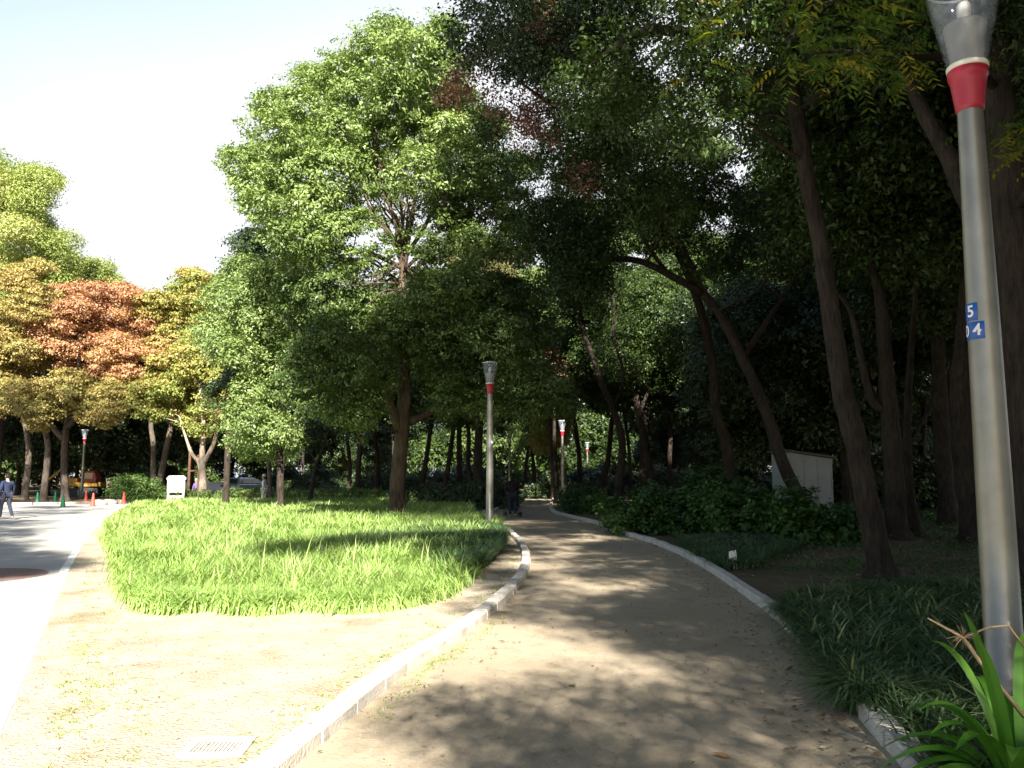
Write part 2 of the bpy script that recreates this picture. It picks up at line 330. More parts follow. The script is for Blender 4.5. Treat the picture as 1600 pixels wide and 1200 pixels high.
def ball_lobes(seed, c, R, n, r, flat=0.75, v=(0.3, 0.7), shell=0.45):
    rng = random.Random(seed); out = []
    while len(out) < n:
        d = Vector((rng.gauss(0, 1), rng.gauss(0, 1), rng.gauss(0, 1))).normalized() * (rng.uniform(shell ** 3, 1) ** (1 / 3))
        rr = rng.uniform(*r); p = Vector(c) + Vector((d.x * R[0], d.y * R[1], d.z * R[2]))
        out.append((p, (rr, rr, rr * flat), rng.uniform(*v)))
    return out
def limbs(mb, seed, stems, lobes, thick=1.0, every=1, n=6):
    """branches from the nearest stem point below to each lobe"""
    rng = random.Random(seed); nodes = []
    for pts, rad in stems:
        k = len(pts)
        for i in range(k // 3, k): nodes.append((Vector(pts[i]), rad[i]))
    order = sorted(lobes, key=lambda L: min((L[0] - q[0]).length for q in nodes))
    for i, (c, r, v) in enumerate(order):
        if i % every: continue
        best = min(nodes, key=lambda q: (q[0] - c).length + max(0, q[0].z - c.z + 0.35 * (Vector((q[0].x - c.x, q[0].y - c.y)).length)) * 1.6)
        a, ra = best; L = (c - a).length
        if L < 0.15: continue
        r0 = min(ra * 0.62, (0.022 + 0.011 * L) * thick); m = a.lerp(c, 0.5) + Vector((rng.gauss(0, 0.09) * L, rng.gauss(0, 0.09) * L, rng.uniform(-0.02, 0.12) * L))
        pts = smooth([a, m, c], 4); k = len(pts)
        rads = [r0 * (1 - 0.75 * j / (k - 1)) for j in range(k)]
        mb.tube(pts, rads, n, caps=False)
        for j in range(2, k - 1, 2): nodes.append((pts[j], rads[j]))
        for t in range(2):                                     # twigs
            e = c + Vector((rng.gauss(0, 0.5) * r[0], rng.gauss(0, 0.5) * r[1], rng.uniform(-0.2, 0.7) * r[2]))
            mb.tube([pts[-2], pts[-2].lerp(e, 0.5) + Vector((rng.gauss(0, .06), rng.gauss(0, .06), 0.05)), e], [rads[-2] * 0.7, rads[-2] * 0.5, rads[-2] * 0.2], 4, caps=False)
def tree(name, label, cat, stems, lobes, wood='bark', leaves='camphor', leaf=0.1, seed=1, group=None, thick=1.0, every=1, root=None, extra=(), **fk):
    """stems: list of (points, radii) in the place.  thing > trunk, crown"""
    base = Vector(root) if root is not None else Vector((stems[0][0][0][0], stems[0][0][0][1], 0))
    t = empty(name, base, label, cat, group)
    rng = random.Random(seed); mb = MB(); S = []
    for i, (pts, rad) in enumerate(stems):
        pts = [Vector(p) - base for p in pts]
        p2 = smooth(pts, 5); k = len(p2)
        r2 = list(np.interp(np.linspace(0, len(rad) - 1, k), range(len(rad)), rad))
        if i == 0:                                             # root flare
            p2 = [p2[0] - Vector((0, 0, 0.25)), p2[0], p2[0].lerp(p2[1], min(1, 0.25 / max(0.05, (p2[1] - p2[0]).length)))] + p2[1:]
            r2 = [r2[0] * 2.1, r2[0] * 1.55, r2[0] * 1.1] + r2[1:]
        mb.tube(p2, r2, 13, caps=True, wob=0.17, rng=rng); S.append((p2, r2))
    lb = [(Vector(c) - base, r, v) for c, r, v in lobes]
    if every: limbs(mb, seed, S, lb, thick, every)
    mb.build('trunk', wood, t, smooth=True)
    if lb:
        q, v = foliage(seed, lb, leaf, **fk)
        mesh_fast('crown', q, 4, v, leaves, t)
    for ex_lobes, ex_leaves, ex_leaf, ex_kw in extra:
        lb2 = [(Vector(c) - base, r, v) for c, r, v in ex_lobes]
        q, v = foliage(seed + 7, lb2, ex_leaf, **ex_kw)
        mesh_fast('foliage', q, 4, v, ex_leaves, t)
    return t
# ---------------------------------------------------------------- the setting
def sheet(name, pts, z, mat, label=None):
    mb = MB(); mb.add([(p[0], p[1], z) for p in pts], [tuple(range(len(pts)))])
    o = mb.build(name, mat); tag(o, label, None, None, 'structure'); return o
g = MB(); g.add([(-900, -200, 0), (900, -200, 0), (900, 1500, 0), (-900, 1500, 0)], [(0, 1, 2, 3)])
tag(g.build('ground', 'soil'), 'dark soil floor of the park', None, None, 'structure')
KL = [G(*p) for p in [(422, 1194), (520, 1118), (619, 1042), (681, 1008), (760, 952), (805, 907), (816, 873), (808, 850), (794, 835), (782, 825), (770, 818), (762, 811), (764, 803), (776, 795), (792, 787), (802, 778), (808, 770)]]
KL = [KL[0] + (KL[0] - KL[1]) * 1.6] + KL
KR = [G(*p) for p in [(1403, 1193), (1350, 1133), (1300, 1070), (1253, 1013), (1200, 960), (1140, 915), (1080, 877), (1020, 850), (960, 832), (930, 819), (890, 809), (866, 802), (858, 794), (860, 786), (866, 776), (870, 769)]]
KR = [KR[0] + (KR[0] - KR[1]) * 4.0] + KR
LS, RS = smooth(KL, 6), smooth(KR, 6)
def offset(line, d):
    out = []
    for i, p in enumerate(line):
        t = (line[min(i + 1, len(line) - 1)] - line[max(i - 1, 0)]).normalized(); out.append(p + Vector((t.y, -t.x, 0)) * d)
    return out
sheet('path', offset(LS, 0.04) + offset(RS, -0.0)[::-1], 0.004, 'path', 'sandy footpath curving into the grove')
def kerb(name, line, label, wdt=0.15, h=0.11, L=0.62, mat='kerb', side=1, seed=3):
    rng = random.Random(seed); mb = MB(); d = [0.0]
    for i in range(1, len(line)): d.append(d[-1] + (line[i] - line[i - 1]).length)
    xs, ys = [p.x for p in line], [p.y for p in line]; s = 0.0
    while s + L < min(d[-1], 75):
        a = Vector((np.interp(s, d, xs), np.interp(s, d, ys), 0)); b = Vector((np.interp(s + L, d, xs), np.interp(s + L, d, ys), 0))
        t = (b - a).normalized(); nn = Vector((t.y, -t.x, 0)) * side; a += t * 0.011; b -= t * 0.011
        hh = h + rng.uniform(-0.009, 0.006) * min(1, h / .1); a += nn * rng.uniform(-0.008, 0.008); b += nn * rng.uniform(-0.005, 0.005); c = 0.012
        prof = [(0, -0.1), (0, hh - c), (c, hh), (wdt - 2 * c, hh), (wdt, hh - 2 * c), (wdt, -0.1)]
        v = [q + nn * u + Vector((0, 0, z)) for q in (a, b) for u, z in prof]; n = len(prof)
        mb.add(v, [tuple(range(n)), tuple(range(2 * n - 1, n - 1, -1))] + [(i, n + i, n + (i + 1) % n, (i + 1) % n) for i in range(n)])
        s += L
    return tag(mb.build(name, mat), label, None, None, 'structure')
kerb('kerb', LS, 'stone kerb between worn lawn and sandy path')
kerb('kerb', RS, 'stone kerb along the shaded planting', seed=5)
RD = [G(*p) for p in [(0, 1160), (40, 1060), (85, 950), (120, 870), (150, 825), (190, 793), (217, 786)]]
RD = [RD[0] + (RD[0] - RD[1]) * 3] + RD
RDs = smooth(RD, 6)
far = [Vector((-10, 60.5, 0)), Vector((-19, 58, 0)), Vector((-24, 48.6, 0)), Vector((-34, 44.5, 0)), Vector((-80, 41, 0)), Vector((-120, 40, 0))]
sheet('road', offset(RDs, -0.0) + [Vector((-12, 58, 0))] + far[1:] + [Vector((-120, -60, 0)), Vector((-2, -60, 0))], 0.004, 'road', 'pale park road')
kerb('road_edge', RDs, 'flush white edging stone between road and worn lawn', 0.16, 0.012, 0.9, 'kerbwhite', side=-1, seed=8)
LAWN = offset(RDs, 0.0) + [Vector((-12, 56, 0)), Vector((-6, 58, 0)), Vector((0, 50, 0))] + LS[::-1][18:]
fr = 4.51
LAWN = [p for p in LAWN if p.y > fr] 
LAWN = [Vector((LAWN[0].x + 0.05, fr, 0))] + LAWN + [Vector((G(424, 1199).x, fr, 0))]
sheet('lawn', LAWN, 0.008, 'lawn', 'worn sunlit lawn between road and path')
kerb('front_edge', [Vector((-2.75, 4.50, 0)), Vector((-1.02, 4.50, 0))], 'flush white edging stone at the front of the lawn', 0.14, 0.016, 0.74, 'kerbwhite', seed=9)
tag(sheet('pavement', [Vector((-3.0, -3, 0)), Vector((-3.0, 4.26, 0)), Vector((-1.3, 4.26, 0)), Vector((0.3, 1.5, 0)), Vector((0.3, -3, 0))], 0.012, 'kerbwhite'), 'pale paving in front of the lawn')
c = G(-55, 901); mb = MB(); mb.lathe([(1.15, 0.0), (1.15, 0.004), (0.001, 0.0045)], 40); o = mb.build('red_paving', 'redpave', loc=(c.x, c.y, 0.006)); tag(o, 'round red paving patch set in the pale road', None, None, 'structure')
kerb('road_kerb', smooth(far[1:5], 8)[::-1], 'low kerb along the far side of the road', 0.2, 0.16, 1.2, 'rock', side=1, seed=11)
# drain cover in the lawn
dc = empty('drain_cover', G(340, 1171) + Vector((0, 0, 0.008)), 'pale square drain cover with a grate sunk in the worn lawn', 'drain cover', rz=0.06)
mb = MB()
for a in ((0, .135, .36, .05), (0, -.135, .36, .05), (.155, 0, .05, .22), (-.155, 0, .05, .22)): mb.box((a[0], a[1], .006), (a[2], a[3], .016))
mb.build('frame', 'kerbwhite', dc, bevel=0.003)
mb = MB(); mb.box((0, 0, -0.002), (.26, .218, .006))
for i in range(11): mb.box((-.115 + i * .023, 0, .004), (.010, .215, .012))
mb.build('grate', 'kerb', dc)

# ---------------------------------------------------------------- grasses
def inpoly_np(X, Y, poly):
    c = np.zeros(len(X), bool); j = len(poly) - 1
    for i in range(len(poly)):
        xi, yi, xj, yj = poly[i][0], poly[i][1], poly[j][0], poly[j][1]
        if yi != yj:
            c ^= ((yi > Y) != (yj > Y)) & (X < (xj - xi) * (Y - yi) / (yj - yi) + xi)
        j = i
    return c
def blades(rng, B, H, W, lean, az, droop, V, ts=(0, .38, .72, 1), ws=(.75, 1, .7, .1), fold=0.0):
    d = np.stack([np.cos(az), np.sin(az), np.zeros_like(az)], 1); s = np.stack([-np.sin(az), np.cos(az), np.zeros_like(az)], 1)
    pts = []
    for t, wv in zip(ts, ws):
        c = B + d * (lean * H * t ** 1.5)[:, None]; c[:, 2] += H * (t - droop * t ** 2.6)
        pts.append((c - s * (W * wv / 2)[:, None], c + s * (W * wv / 2)[:, None]))
    Q = [np.stack([pts[i][0], pts[i][1], pts[i + 1][1], pts[i + 1][0]], 1) for i in range(len(ts) - 1)]
    return np.stack(Q, 1).reshape(-1, 3), np.repeat(V, len(ts) - 1)
def scatter(rng, poly, n):
    xs, ys = [p[0] for p in poly], [p[1] for p in poly]
    X = rng.uniform(min(xs), max(xs), n); Y = rng.uniform(min(ys), max(ys), n); k = inpoly_np(X, Y, poly)
    return X[k], Y[k]
def edge_noise(rng, X, Y):
    return 0.5 + 0.25 * np.sin(X * 1.7 + np.sin(Y * 1.1) * 2) + 0.25 * np.sin(Y * 2.3 + np.sin(X * 2.1) * 1.6)
TG = [G(*p) for p in [(178, 848), (186, 872), (196, 905), (215, 938), (255, 958), (330, 952), (400, 960), (480, 953), (560, 957), (640, 945), (690, 930), (722, 905), (735, 885)]]
TG += [Vector((-0.75, 19, 0)), Vector((-0.55, 22.5, 0)), Vector((-0.5, 25.5, 0)), Vector((-1.6, 33, 0)), Vector((-2.5, 46, 0)), Vector((-12, 52, 0)), Vector((-19, 47.5, 0)), G(215, 793), G(184, 815), G(172, 832)]
rng = np.random.default_rng(5); parts = []
for n, lo, hi, wd in ((600000, 0, 13.5, 0.013), (680000, 13.5, 20, 0.018), (560000, 20, 30, 0.028), (400000, 30, 60, 0.05)):
    X = rng.uniform(-21, 0.5, n); Y = rng.uniform(8.5, 53, n)
    k = inpoly_np(X + .16 * np.sin(Y * 3.1 + X) + .1 * np.sin(Y * 7.7), Y + .14 * np.sin(X * 3.7) + .10 * np.sin(X * 9.1 + 1) + .06 * np.sin(X * 17), [(p.x, p.y) for p in TG]) & (Y >= lo) & (Y < hi); X, Y = X[k], Y[k]
    e = edge_noise(rng, X, Y)
    keep = rng.random(len(X)) < 0.55 + 0.45 * e; X, Y, e = X[keep], Y[keep], e[keep]
    cx, cyy = np.round(X / 0.22 + 0.3 * np.sin(Y * 9)), np.round(Y / 0.22); ch = np.sin(cx * 127.1 + cyy * 311.7) * 43758.5; ch = ch - np.floor(ch)
    az = ch * 40 + rng.normal(size=len(X)) * 0.9
    H = (0.26 + 0.17 * ch + 0.17 * e) * rng.uniform(0.7, 1.15, len(X))
    parts.append(blades(rng, np.stack([X, Y, np.zeros_like(X)], 1), H, np.full(len(X), wd) * rng.uniform(.7, 1.3, len(X)), rng.uniform(.25, 1.0, len(X)), az, rng.uniform(.12, .6, len(X)), 0.37 + 0.42 * (ch - .5) + rng.normal(size=len(X)) * 0.19 + 0.3 * (e - .5)))
X, Y = scatter(rng, [(p.x, p.y) for p in TG], 500); n = len(X)                # taller stray stalks
parts.append(blades(rng, np.stack([X, Y, np.zeros_like(X)], 1), rng.uniform(.5, .78, n), np.full(n, .016), rng.uniform(.05, .4, n), rng.uniform(0, 6.3, n), rng.uniform(0, .15, n), rng.uniform(.6, 1, n)))
# rim: blades leaning outward over the worn ground
line = smooth(TG[:13], 20); n = 26000; i = rng.integers(0, len(line) - 1, n); t = rng.random(n)
A = np.array([tuple(p) for p in line]); Pn = A[i] * (1 - t[:, None]) + A[i + 1] * t[:, None]; tn = nrm(A[i + 1] - A[i]); out = np.arctan2(-tn[:, 0], tn[:, 1]) + math.pi
Pn[:, :2] += rng.normal(size=(n, 2)) * 0.10
parts.append(blades(rng, Pn, rng.uniform(.22, .42, n), np.full(n, .013), rng.uniform(.5, 1.0, n), out + rng.normal(size=n) * 0.7, rng.uniform(.3, .65, n), rng.normal(size=n) * .16 + .45))
mesh_q = np.concatenate([p[0] for p in parts]); mesh_v = np.concatenate([p[1] for p in parts])
tag(mesh_fast('tall_grass', mesh_q, 4, mesh_v, 'grass'), 'bright green tall grass bed between road and path', None, None, 'stuff')
# dark dwarf grass along the shaded right side of the bed
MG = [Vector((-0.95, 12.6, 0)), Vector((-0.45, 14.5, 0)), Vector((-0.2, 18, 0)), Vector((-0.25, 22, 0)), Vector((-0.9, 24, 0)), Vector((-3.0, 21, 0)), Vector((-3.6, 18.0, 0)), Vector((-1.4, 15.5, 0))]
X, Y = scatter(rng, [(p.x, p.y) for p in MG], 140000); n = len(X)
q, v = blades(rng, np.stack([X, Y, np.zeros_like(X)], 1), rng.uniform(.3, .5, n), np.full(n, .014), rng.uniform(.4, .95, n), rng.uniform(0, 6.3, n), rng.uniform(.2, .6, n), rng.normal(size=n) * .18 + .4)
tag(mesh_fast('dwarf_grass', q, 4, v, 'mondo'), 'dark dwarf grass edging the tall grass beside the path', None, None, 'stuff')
# strap-leaved border along the right kerb (clumps arching outward)
r0 = np.random.default_rng(12)
def clumps(rng, pts, nb, hl, wl, lean, droop):
    B = np.repeat(pts, nb, 0); n = len(B); B = B + np.concatenate([rng.normal(size=(n, 2)) * 0.05, np.zeros((n, 1))], 1)
    cv = np.repeat(rng.normal(size=len(pts)) * .12, nb)
    return blades(rng, B, rng.uniform(*hl, n), rng.uniform(*wl, n), rng.uniform(*lean, n), rng.uniform(0, 6.3, n), rng.uniform(*droop, n), np.clip(rng.normal(size=n) * .15 + .38 + cv, 0, 1), ts=(0, .25, .5, .75, 1), ws=(.7, 1, .95, .7, .1))
BD = [G(*p) for p in [(1225, 950), (1240, 985), (1270, 1025), (1310, 1075), (1330, 1100), (1380, 1155), (1410, 1195)]]
BD += [Vector((2.35, 3.6, 0)), Vector((6, 3.6, 0)), Vector((9, 6, 0)), Vector((9, 11.2, 0)), Vector((5.4, 11.4, 0)), Vector((4.2, 10.9, 0))]
X, Y = scatter(rng, [(p.x, p.y) for p in BD], 1500)
q1, v1 = clumps(rng, np.stack([X, Y, np.zeros_like(X)], 1), 34, (.26, .46), (.009, .016), (.45, 1.1), (.35, .75))
X, Y = scatter(rng, [(p.x, p.y) for p in BD], 500)
q2, v2 = clumps(rng, np.stack([X, Y, np.zeros_like(X)], 1), 10, (.3, .5), (.015, .024), (.4, .9), (.2, .6))
B2 = [G(*p) for p in [(1085, 872), (1120, 890), (1150, 895), (1200, 880), (1240, 860), (1200, 845), (1130, 845), (1060, 850)]]
X, Y = scatter(rng, [(p.x, p.y) for p in B2], 500)
q3, v3 = clumps(rng, np.stack([X, Y, np.zeros_like(X)], 1), 30, (.25, .45), (.012, .02), (.45, 1.0), (.35, .75))
kl = [G(*k) for k in [(1235, 965), (1262, 1000), (1300, 1052), (1338, 1102), (1352, 1118)]]; kl = smooth(kl, 24); kp = np.array([tuple(z) for z in kl]); kp[:, 0] += r0.uniform(-.02, .16, len(kp))
q4, v4 = clumps(rng, kp, 46, (.3, .5), (.010, .017), (.6, 1.2), (.5, .85))
v2 = np.clip(v2 + .28, 0, 1); q3, v3 = np.concatenate([q3, q4]), np.concatenate([v3, v4])  # broad blades lightened, a sunlit look put into their colour
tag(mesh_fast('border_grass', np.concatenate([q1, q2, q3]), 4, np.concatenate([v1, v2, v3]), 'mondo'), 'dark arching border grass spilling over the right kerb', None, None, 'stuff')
# low ground cover under the trees on the right and behind the bed on the left
def lowcover(name, seed, poly, n, hl, lf, mat, label, patchy=0.0):
    r = np.random.default_rng(seed); X, Y = scatter(r, poly, n)
    if patchy:
        k = edge_noise(r, X * 0.8, Y * 0.8) + r.normal(size=len(X)) * .15 > patchy; X, Y = X[k], Y[k]
    m = len(X); C = np.stack([X, Y, r.uniform(0.02, 1, m) ** 1.3 * hl], 1)
    nn = nrm(np.array([0, 0, 1.0]) + r.normal(size=(m, 3)) * .55); ax = nrm(np.cross(r.normal(size=(m, 3)), nn)); bx = np.cross(nn, ax)
    sz = lf * (0.6 + Y / 22)[:, None] * r.uniform(.6, 1.2, (m, 1)); L, W = sz, sz * .6
    q = np.stack([C - ax * L / 2, C + bx * W / 2, C + ax * L / 2, C - bx * W / 2], 1).reshape(-1, 3)
    return tag(mesh_fast(name, q, 4, r.normal(size=m) * .2 + .4, mat), label, None, None, 'stuff')
lowcover('ground_cover', 21, [(3.2, 14), (6, 12.5), (9, 11.4), (24, 14), (40, 40), (30, 60), (8, 45), (4.5, 26), (3.6, 18)], 230000, .16, .05, 'shrub', 'low dark ground cover under the right hand trees', 0.33)
lowcover('undergrowth', 22, [(-1.5, 38), (0.8, 52), (0.5, 75), (-22, 80), (-20, 55), (-8, 50)], 60000, .35, .07, 'shrub', 'dark undergrowth behind the tall grass bed', 0.3)
# weeds on the worn lawn: along the road edging, the path kerb and in patches
r = np.random.default_rng(31); pts = []
A = np.array([tuple(p) for p in offset(RDs, 0.28)]); A = A[(A[:, 1] > 4.4) & (A[:, 1] < 30)]
i = r.integers(0, len(A) - 1, 420); t = r.random((420, 1)); a = A[i] * (1 - t) + A[i + 1] * t; a[:, 0] += np.abs(r.normal(size=420)) * .32 - .05; pts.append(a)
A = np.array([tuple(p) for p in offset(LS, -0.1)]); A = A[(A[:, 1] > 4.4) & (A[:, 1] < 22)]
i = r.integers(0, len(A) - 1, 260); t = r.random((260, 1)); a = A[i] * (1 - t) + A[i + 1] * t; a[:, 0] -= np.abs(r.normal(size=260)) * .16; pts.append(a)
A = np.array([tuple(p) for p in offset(LS, 0.24)]); A = A[(A[:, 1] > 5.4) & (A[:, 1] < 10)]
i = r.integers(0, len(A) - 1, 70); t = r.random((70, 1)); a = A[i] * (1 - t) + A[i + 1] * t; a[:, 0] += np.abs(r.normal(size=70)) * .06; pts.append(a)
X, Y = scatter(r, [(p.x, p.y) for p in LAWN], 5200); k = (Y < 11) & (edge_noise(r, X * 1.6, Y * 1.6) + r.normal(size=len(X)) * .18 > .72); pts.append(np.stack([X[k], Y[k], np.zeros(k.sum())], 1))
B = np.concatenate(pts); nb = 9; B = np.repeat(B, nb, 0); n = len(B); B[:, :2] += r.normal(size=(n, 2)) * .025
q, v = blades(r, B, r.uniform(.012, .04, n), r.uniform(.005, .010, n), r.uniform(.4, 1.6, n), r.uniform(0, 6.3, n), r.uniform(0, .5, n), r.normal(size=n) * .22 + .5)
tag(mesh_fast('weeds', q, 4, v, 'weed'), 'short weeds along the edges of the worn lawn', None, None, 'stuff')
X, Y = scatter(r, [(p.x, p.y) for p in LAWN], 30000); k = (Y < 12) & (r.random(len(X)) < .8); n = k.sum()       # dry straw lying on the lawn
az = r.uniform(0, 6.3, n); C = np.stack([X[k], Y[k], np.full(n, .013)], 1); d = np.stack([np.cos(az), np.sin(az), r.uniform(-.05, .25, n)], 1); s = np.stack([-np.sin(az), np.cos(az), np.zeros(n)], 1); L = r.uniform(.02, .07, (n, 1)); W = r.uniform(.003, .007, (n, 1))
q = np.stack([C - s * W, C + s * W, C + d * L + s * W * .4, C + d * L - s * W * .4], 1).reshape(-1, 3)
tag(mesh_fast('dry_straw', q, 4, r.uniform(.3, 1, n), 'litter'), 'dry straw scattered over the worn lawn', None, None, 'stuff')
# fallen leaves
pth = [(p.x, p.y) for p in offset(LS, 0.12) + offset(RS, -0.1)[::-1]]
X, Y = scatter(r, pth, 5200); k = (Y > 3) & (Y < 45) & (r.random(len(X)) < .35); X, Y = X[k], Y[k]
A = np.array([tuple(p) for p in offset(RS, -0.12)]); A = A[(A[:, 1] > 4) & (A[:, 1] < 30)]; i = r.integers(0, len(A), 700); e = A[i] + r.normal(size=(700, 3)) * .22; e[:, 0] -= .1
X2, Y2 = scatter(r, [(3, 13), (9, 12), (16, 20), (10, 30), (4, 22)], 2500)
C = np.concatenate([np.stack([X, Y, np.full(len(X), .02)], 1), e * [1, 1, 0] + [0, 0, .02], np.stack([X2, Y2, np.full(len(X2), .04)], 1)]); n = len(C)
nn = nrm(np.array([0, 0, 1.0]) + r.normal(size=(n, 3)) * .25); ax = nrm(np.cross(r.normal(size=(n, 3)), nn)); bx = np.cross(nn, ax); L = r.uniform(.010, .032, (n, 1)); big = r.random((n, 1)) < .05; L = np.where(big, L * 1.9, L); W = L * r.uniform(.35, .6, (n, 1))
q = np.stack([C - ax * L, C + bx * W + nn * .006, C + ax * L, C - bx * W + nn * .006], 1).reshape(-1, 3)
tag(mesh_fast('fallen_leaves', q, 4, r.beta(1.5, 2.2, n), 'litter'), 'fallen leaves scattered over the sandy path and soil', None, None, 'stuff')

X, Y = scatter(r, pth, 26000); k = (Y > 3.2) & (Y < 16); n = k.sum()          # grit on the path
C = np.stack([X[k], Y[k], np.full(n, .006)], 1); s = r.uniform(.003, .009, (n, 1)) * (1 + (r.random((n, 1)) < .03) * 1.2); az = r.uniform(0, 6.3, n); d = np.stack([np.cos(az), np.sin(az), 0 * az], 1); e = np.stack([-np.sin(az), np.cos(az), 0 * az], 1); z = np.array([0, 0, 1.0])
q = np.stack([C - d * s, C - e * s * .8 + z * s * .5, C + d * s + z * s * .3, C + e * s * .7 + z * s * .6], 1).reshape(-1, 3)
tag(mesh_fast('path_gravel', q, 4, r.random(n), 'litter'), 'fine grit lying on the sandy path', None, None, 'stuff')
# ---------------------------------------------------------------- strap-leaved plant at the lower right
pl = empty('strap_leaf_plant', (2.36, 4.02, 0), 'glossy green plant with broad strap leaves at the foot of the near lamp', 'plant')
r = np.random.default_rng(44)
spec = [(2.5, .50, 1.15, .55, .055), (2.0, .62, .95, .50, .05), (2.9, .42, 1.2, .6, .05), (3.3, .36, 1.3, .5, .05), (3.8, .34, 1.3, .55, .055), (4.3, .33, 1.2, .6, .055), (4.7, .45, .9, .55, .06), (1.5, .7, .55, .4, .05), (1.1, .66, .6, .45, .05), (.5, .55, .8, .5, .05), (0, .5, 1.0, .55, .05), (5.4, .5, .9, .5, .055), (5.9, .5, .9, .5, .05), (2.3, .78, .42, .32, .05), (3.0, .66, .6, .42, .045), (3.6, .58, .7, .45, .045), (4.1, .52, .75, .42, .05), (2.7, .3, 1.6, .7, .05), (5.0, .6, .45, .35, .05), (1.8, .5, 1.1, .6, .05), (3.4, .75, .3, .2, .04), (.9, .78, .35, .3, .045), (4.5, .25, 1.5, .6, .06), (2.2, .4, 1.5, .62, .05)]
B = np.array([[math.cos(a[0]) * .05, math.sin(a[0]) * .05, 0] for a in spec]); spec2 = [(a + .25, h * .9, l * 1.05, dr * 1.05, w_) for a, h, l, dr, w_ in spec[::2]]; spec = spec + spec2; B = np.concatenate([B, np.array([[math.cos(a[0]) * .07, math.sin(a[0]) * .07, 0] for a in spec2])]); aa = np.array(spec)
ts = np.linspace(0, 1, 11); ws = [.6, .75, .88, .96, 1, 1, .96, .88, .72, .46, .05]
d = np.stack([np.cos(aa[:, 0]), np.sin(aa[:, 0]), 0 * aa[:, 0]], 1); s = np.stack([-d[:, 1], d[:, 0], d[:, 2]], 1); rows = []
for t, wv in zip(ts, ws):
    cpt = B + d * (aa[:, 2] * aa[:, 1] * t ** 1.35)[:, None]; cpt[:, 2] += aa[:, 1] * 1.75 * (t - aa[:, 3] * 1.45 * t ** 2.1)
    wv2 = (aa[:, 4] * 1.75 * wv / 2)[:, None]; up = np.array([0, 0, 1.0]) * wv2 * .35
    rows.append((cpt - s * wv2 + up, cpt, cpt + s * wv2 + up))
Q = []
for i in range(len(ts) - 1):
    for j in (0, 1): Q.append(np.stack([rows[i][j], rows[i][j + 1], rows[i + 1][j + 1], rows[i + 1][j]], 1))
q = np.stack(Q, 1).reshape(-1, 3); mesh_fast('leaves', q, 4, np.repeat(r.uniform(.2, .9, len(spec)), len(Q)), 'strap', pl)
mb = MB(); o0 = Vector((2.36, 4.02, 0))
p0 = P(1600, 1120, 4.05) - o0; p1 = P(1530, 1032, 4.0) - o0; p2 = P(1505, 996, 3.95) - o0; p3 = P(1450, 966, 3.9) - o0
mb.tube([p0, p1, p2, p3], [.010, .009, .007, .004], 6); q1 = P(1545, 980, 4.0) - o0; q2 = P(1575, 977, 4.0) - o0; q3 = P(1600, 1010, 4.05) - o0
mb.tube([p2, q1, q2, q3], [.004, .005, .005, .005], 5)
rr = random.Random(2)
for k in range(26):
    e = p2 + Vector((rr.gauss(0, 1), rr.gauss(0, .7), rr.gauss(0, .6))).normalized() * rr.uniform(.04, .085); mb.tube([p2, p2.lerp(e, .5) + Vector((0, 0, .006)), e], [.0016, .0013, .0007], 3)
mb.build('dry_stalk', 'stalk', pl, smooth=True)

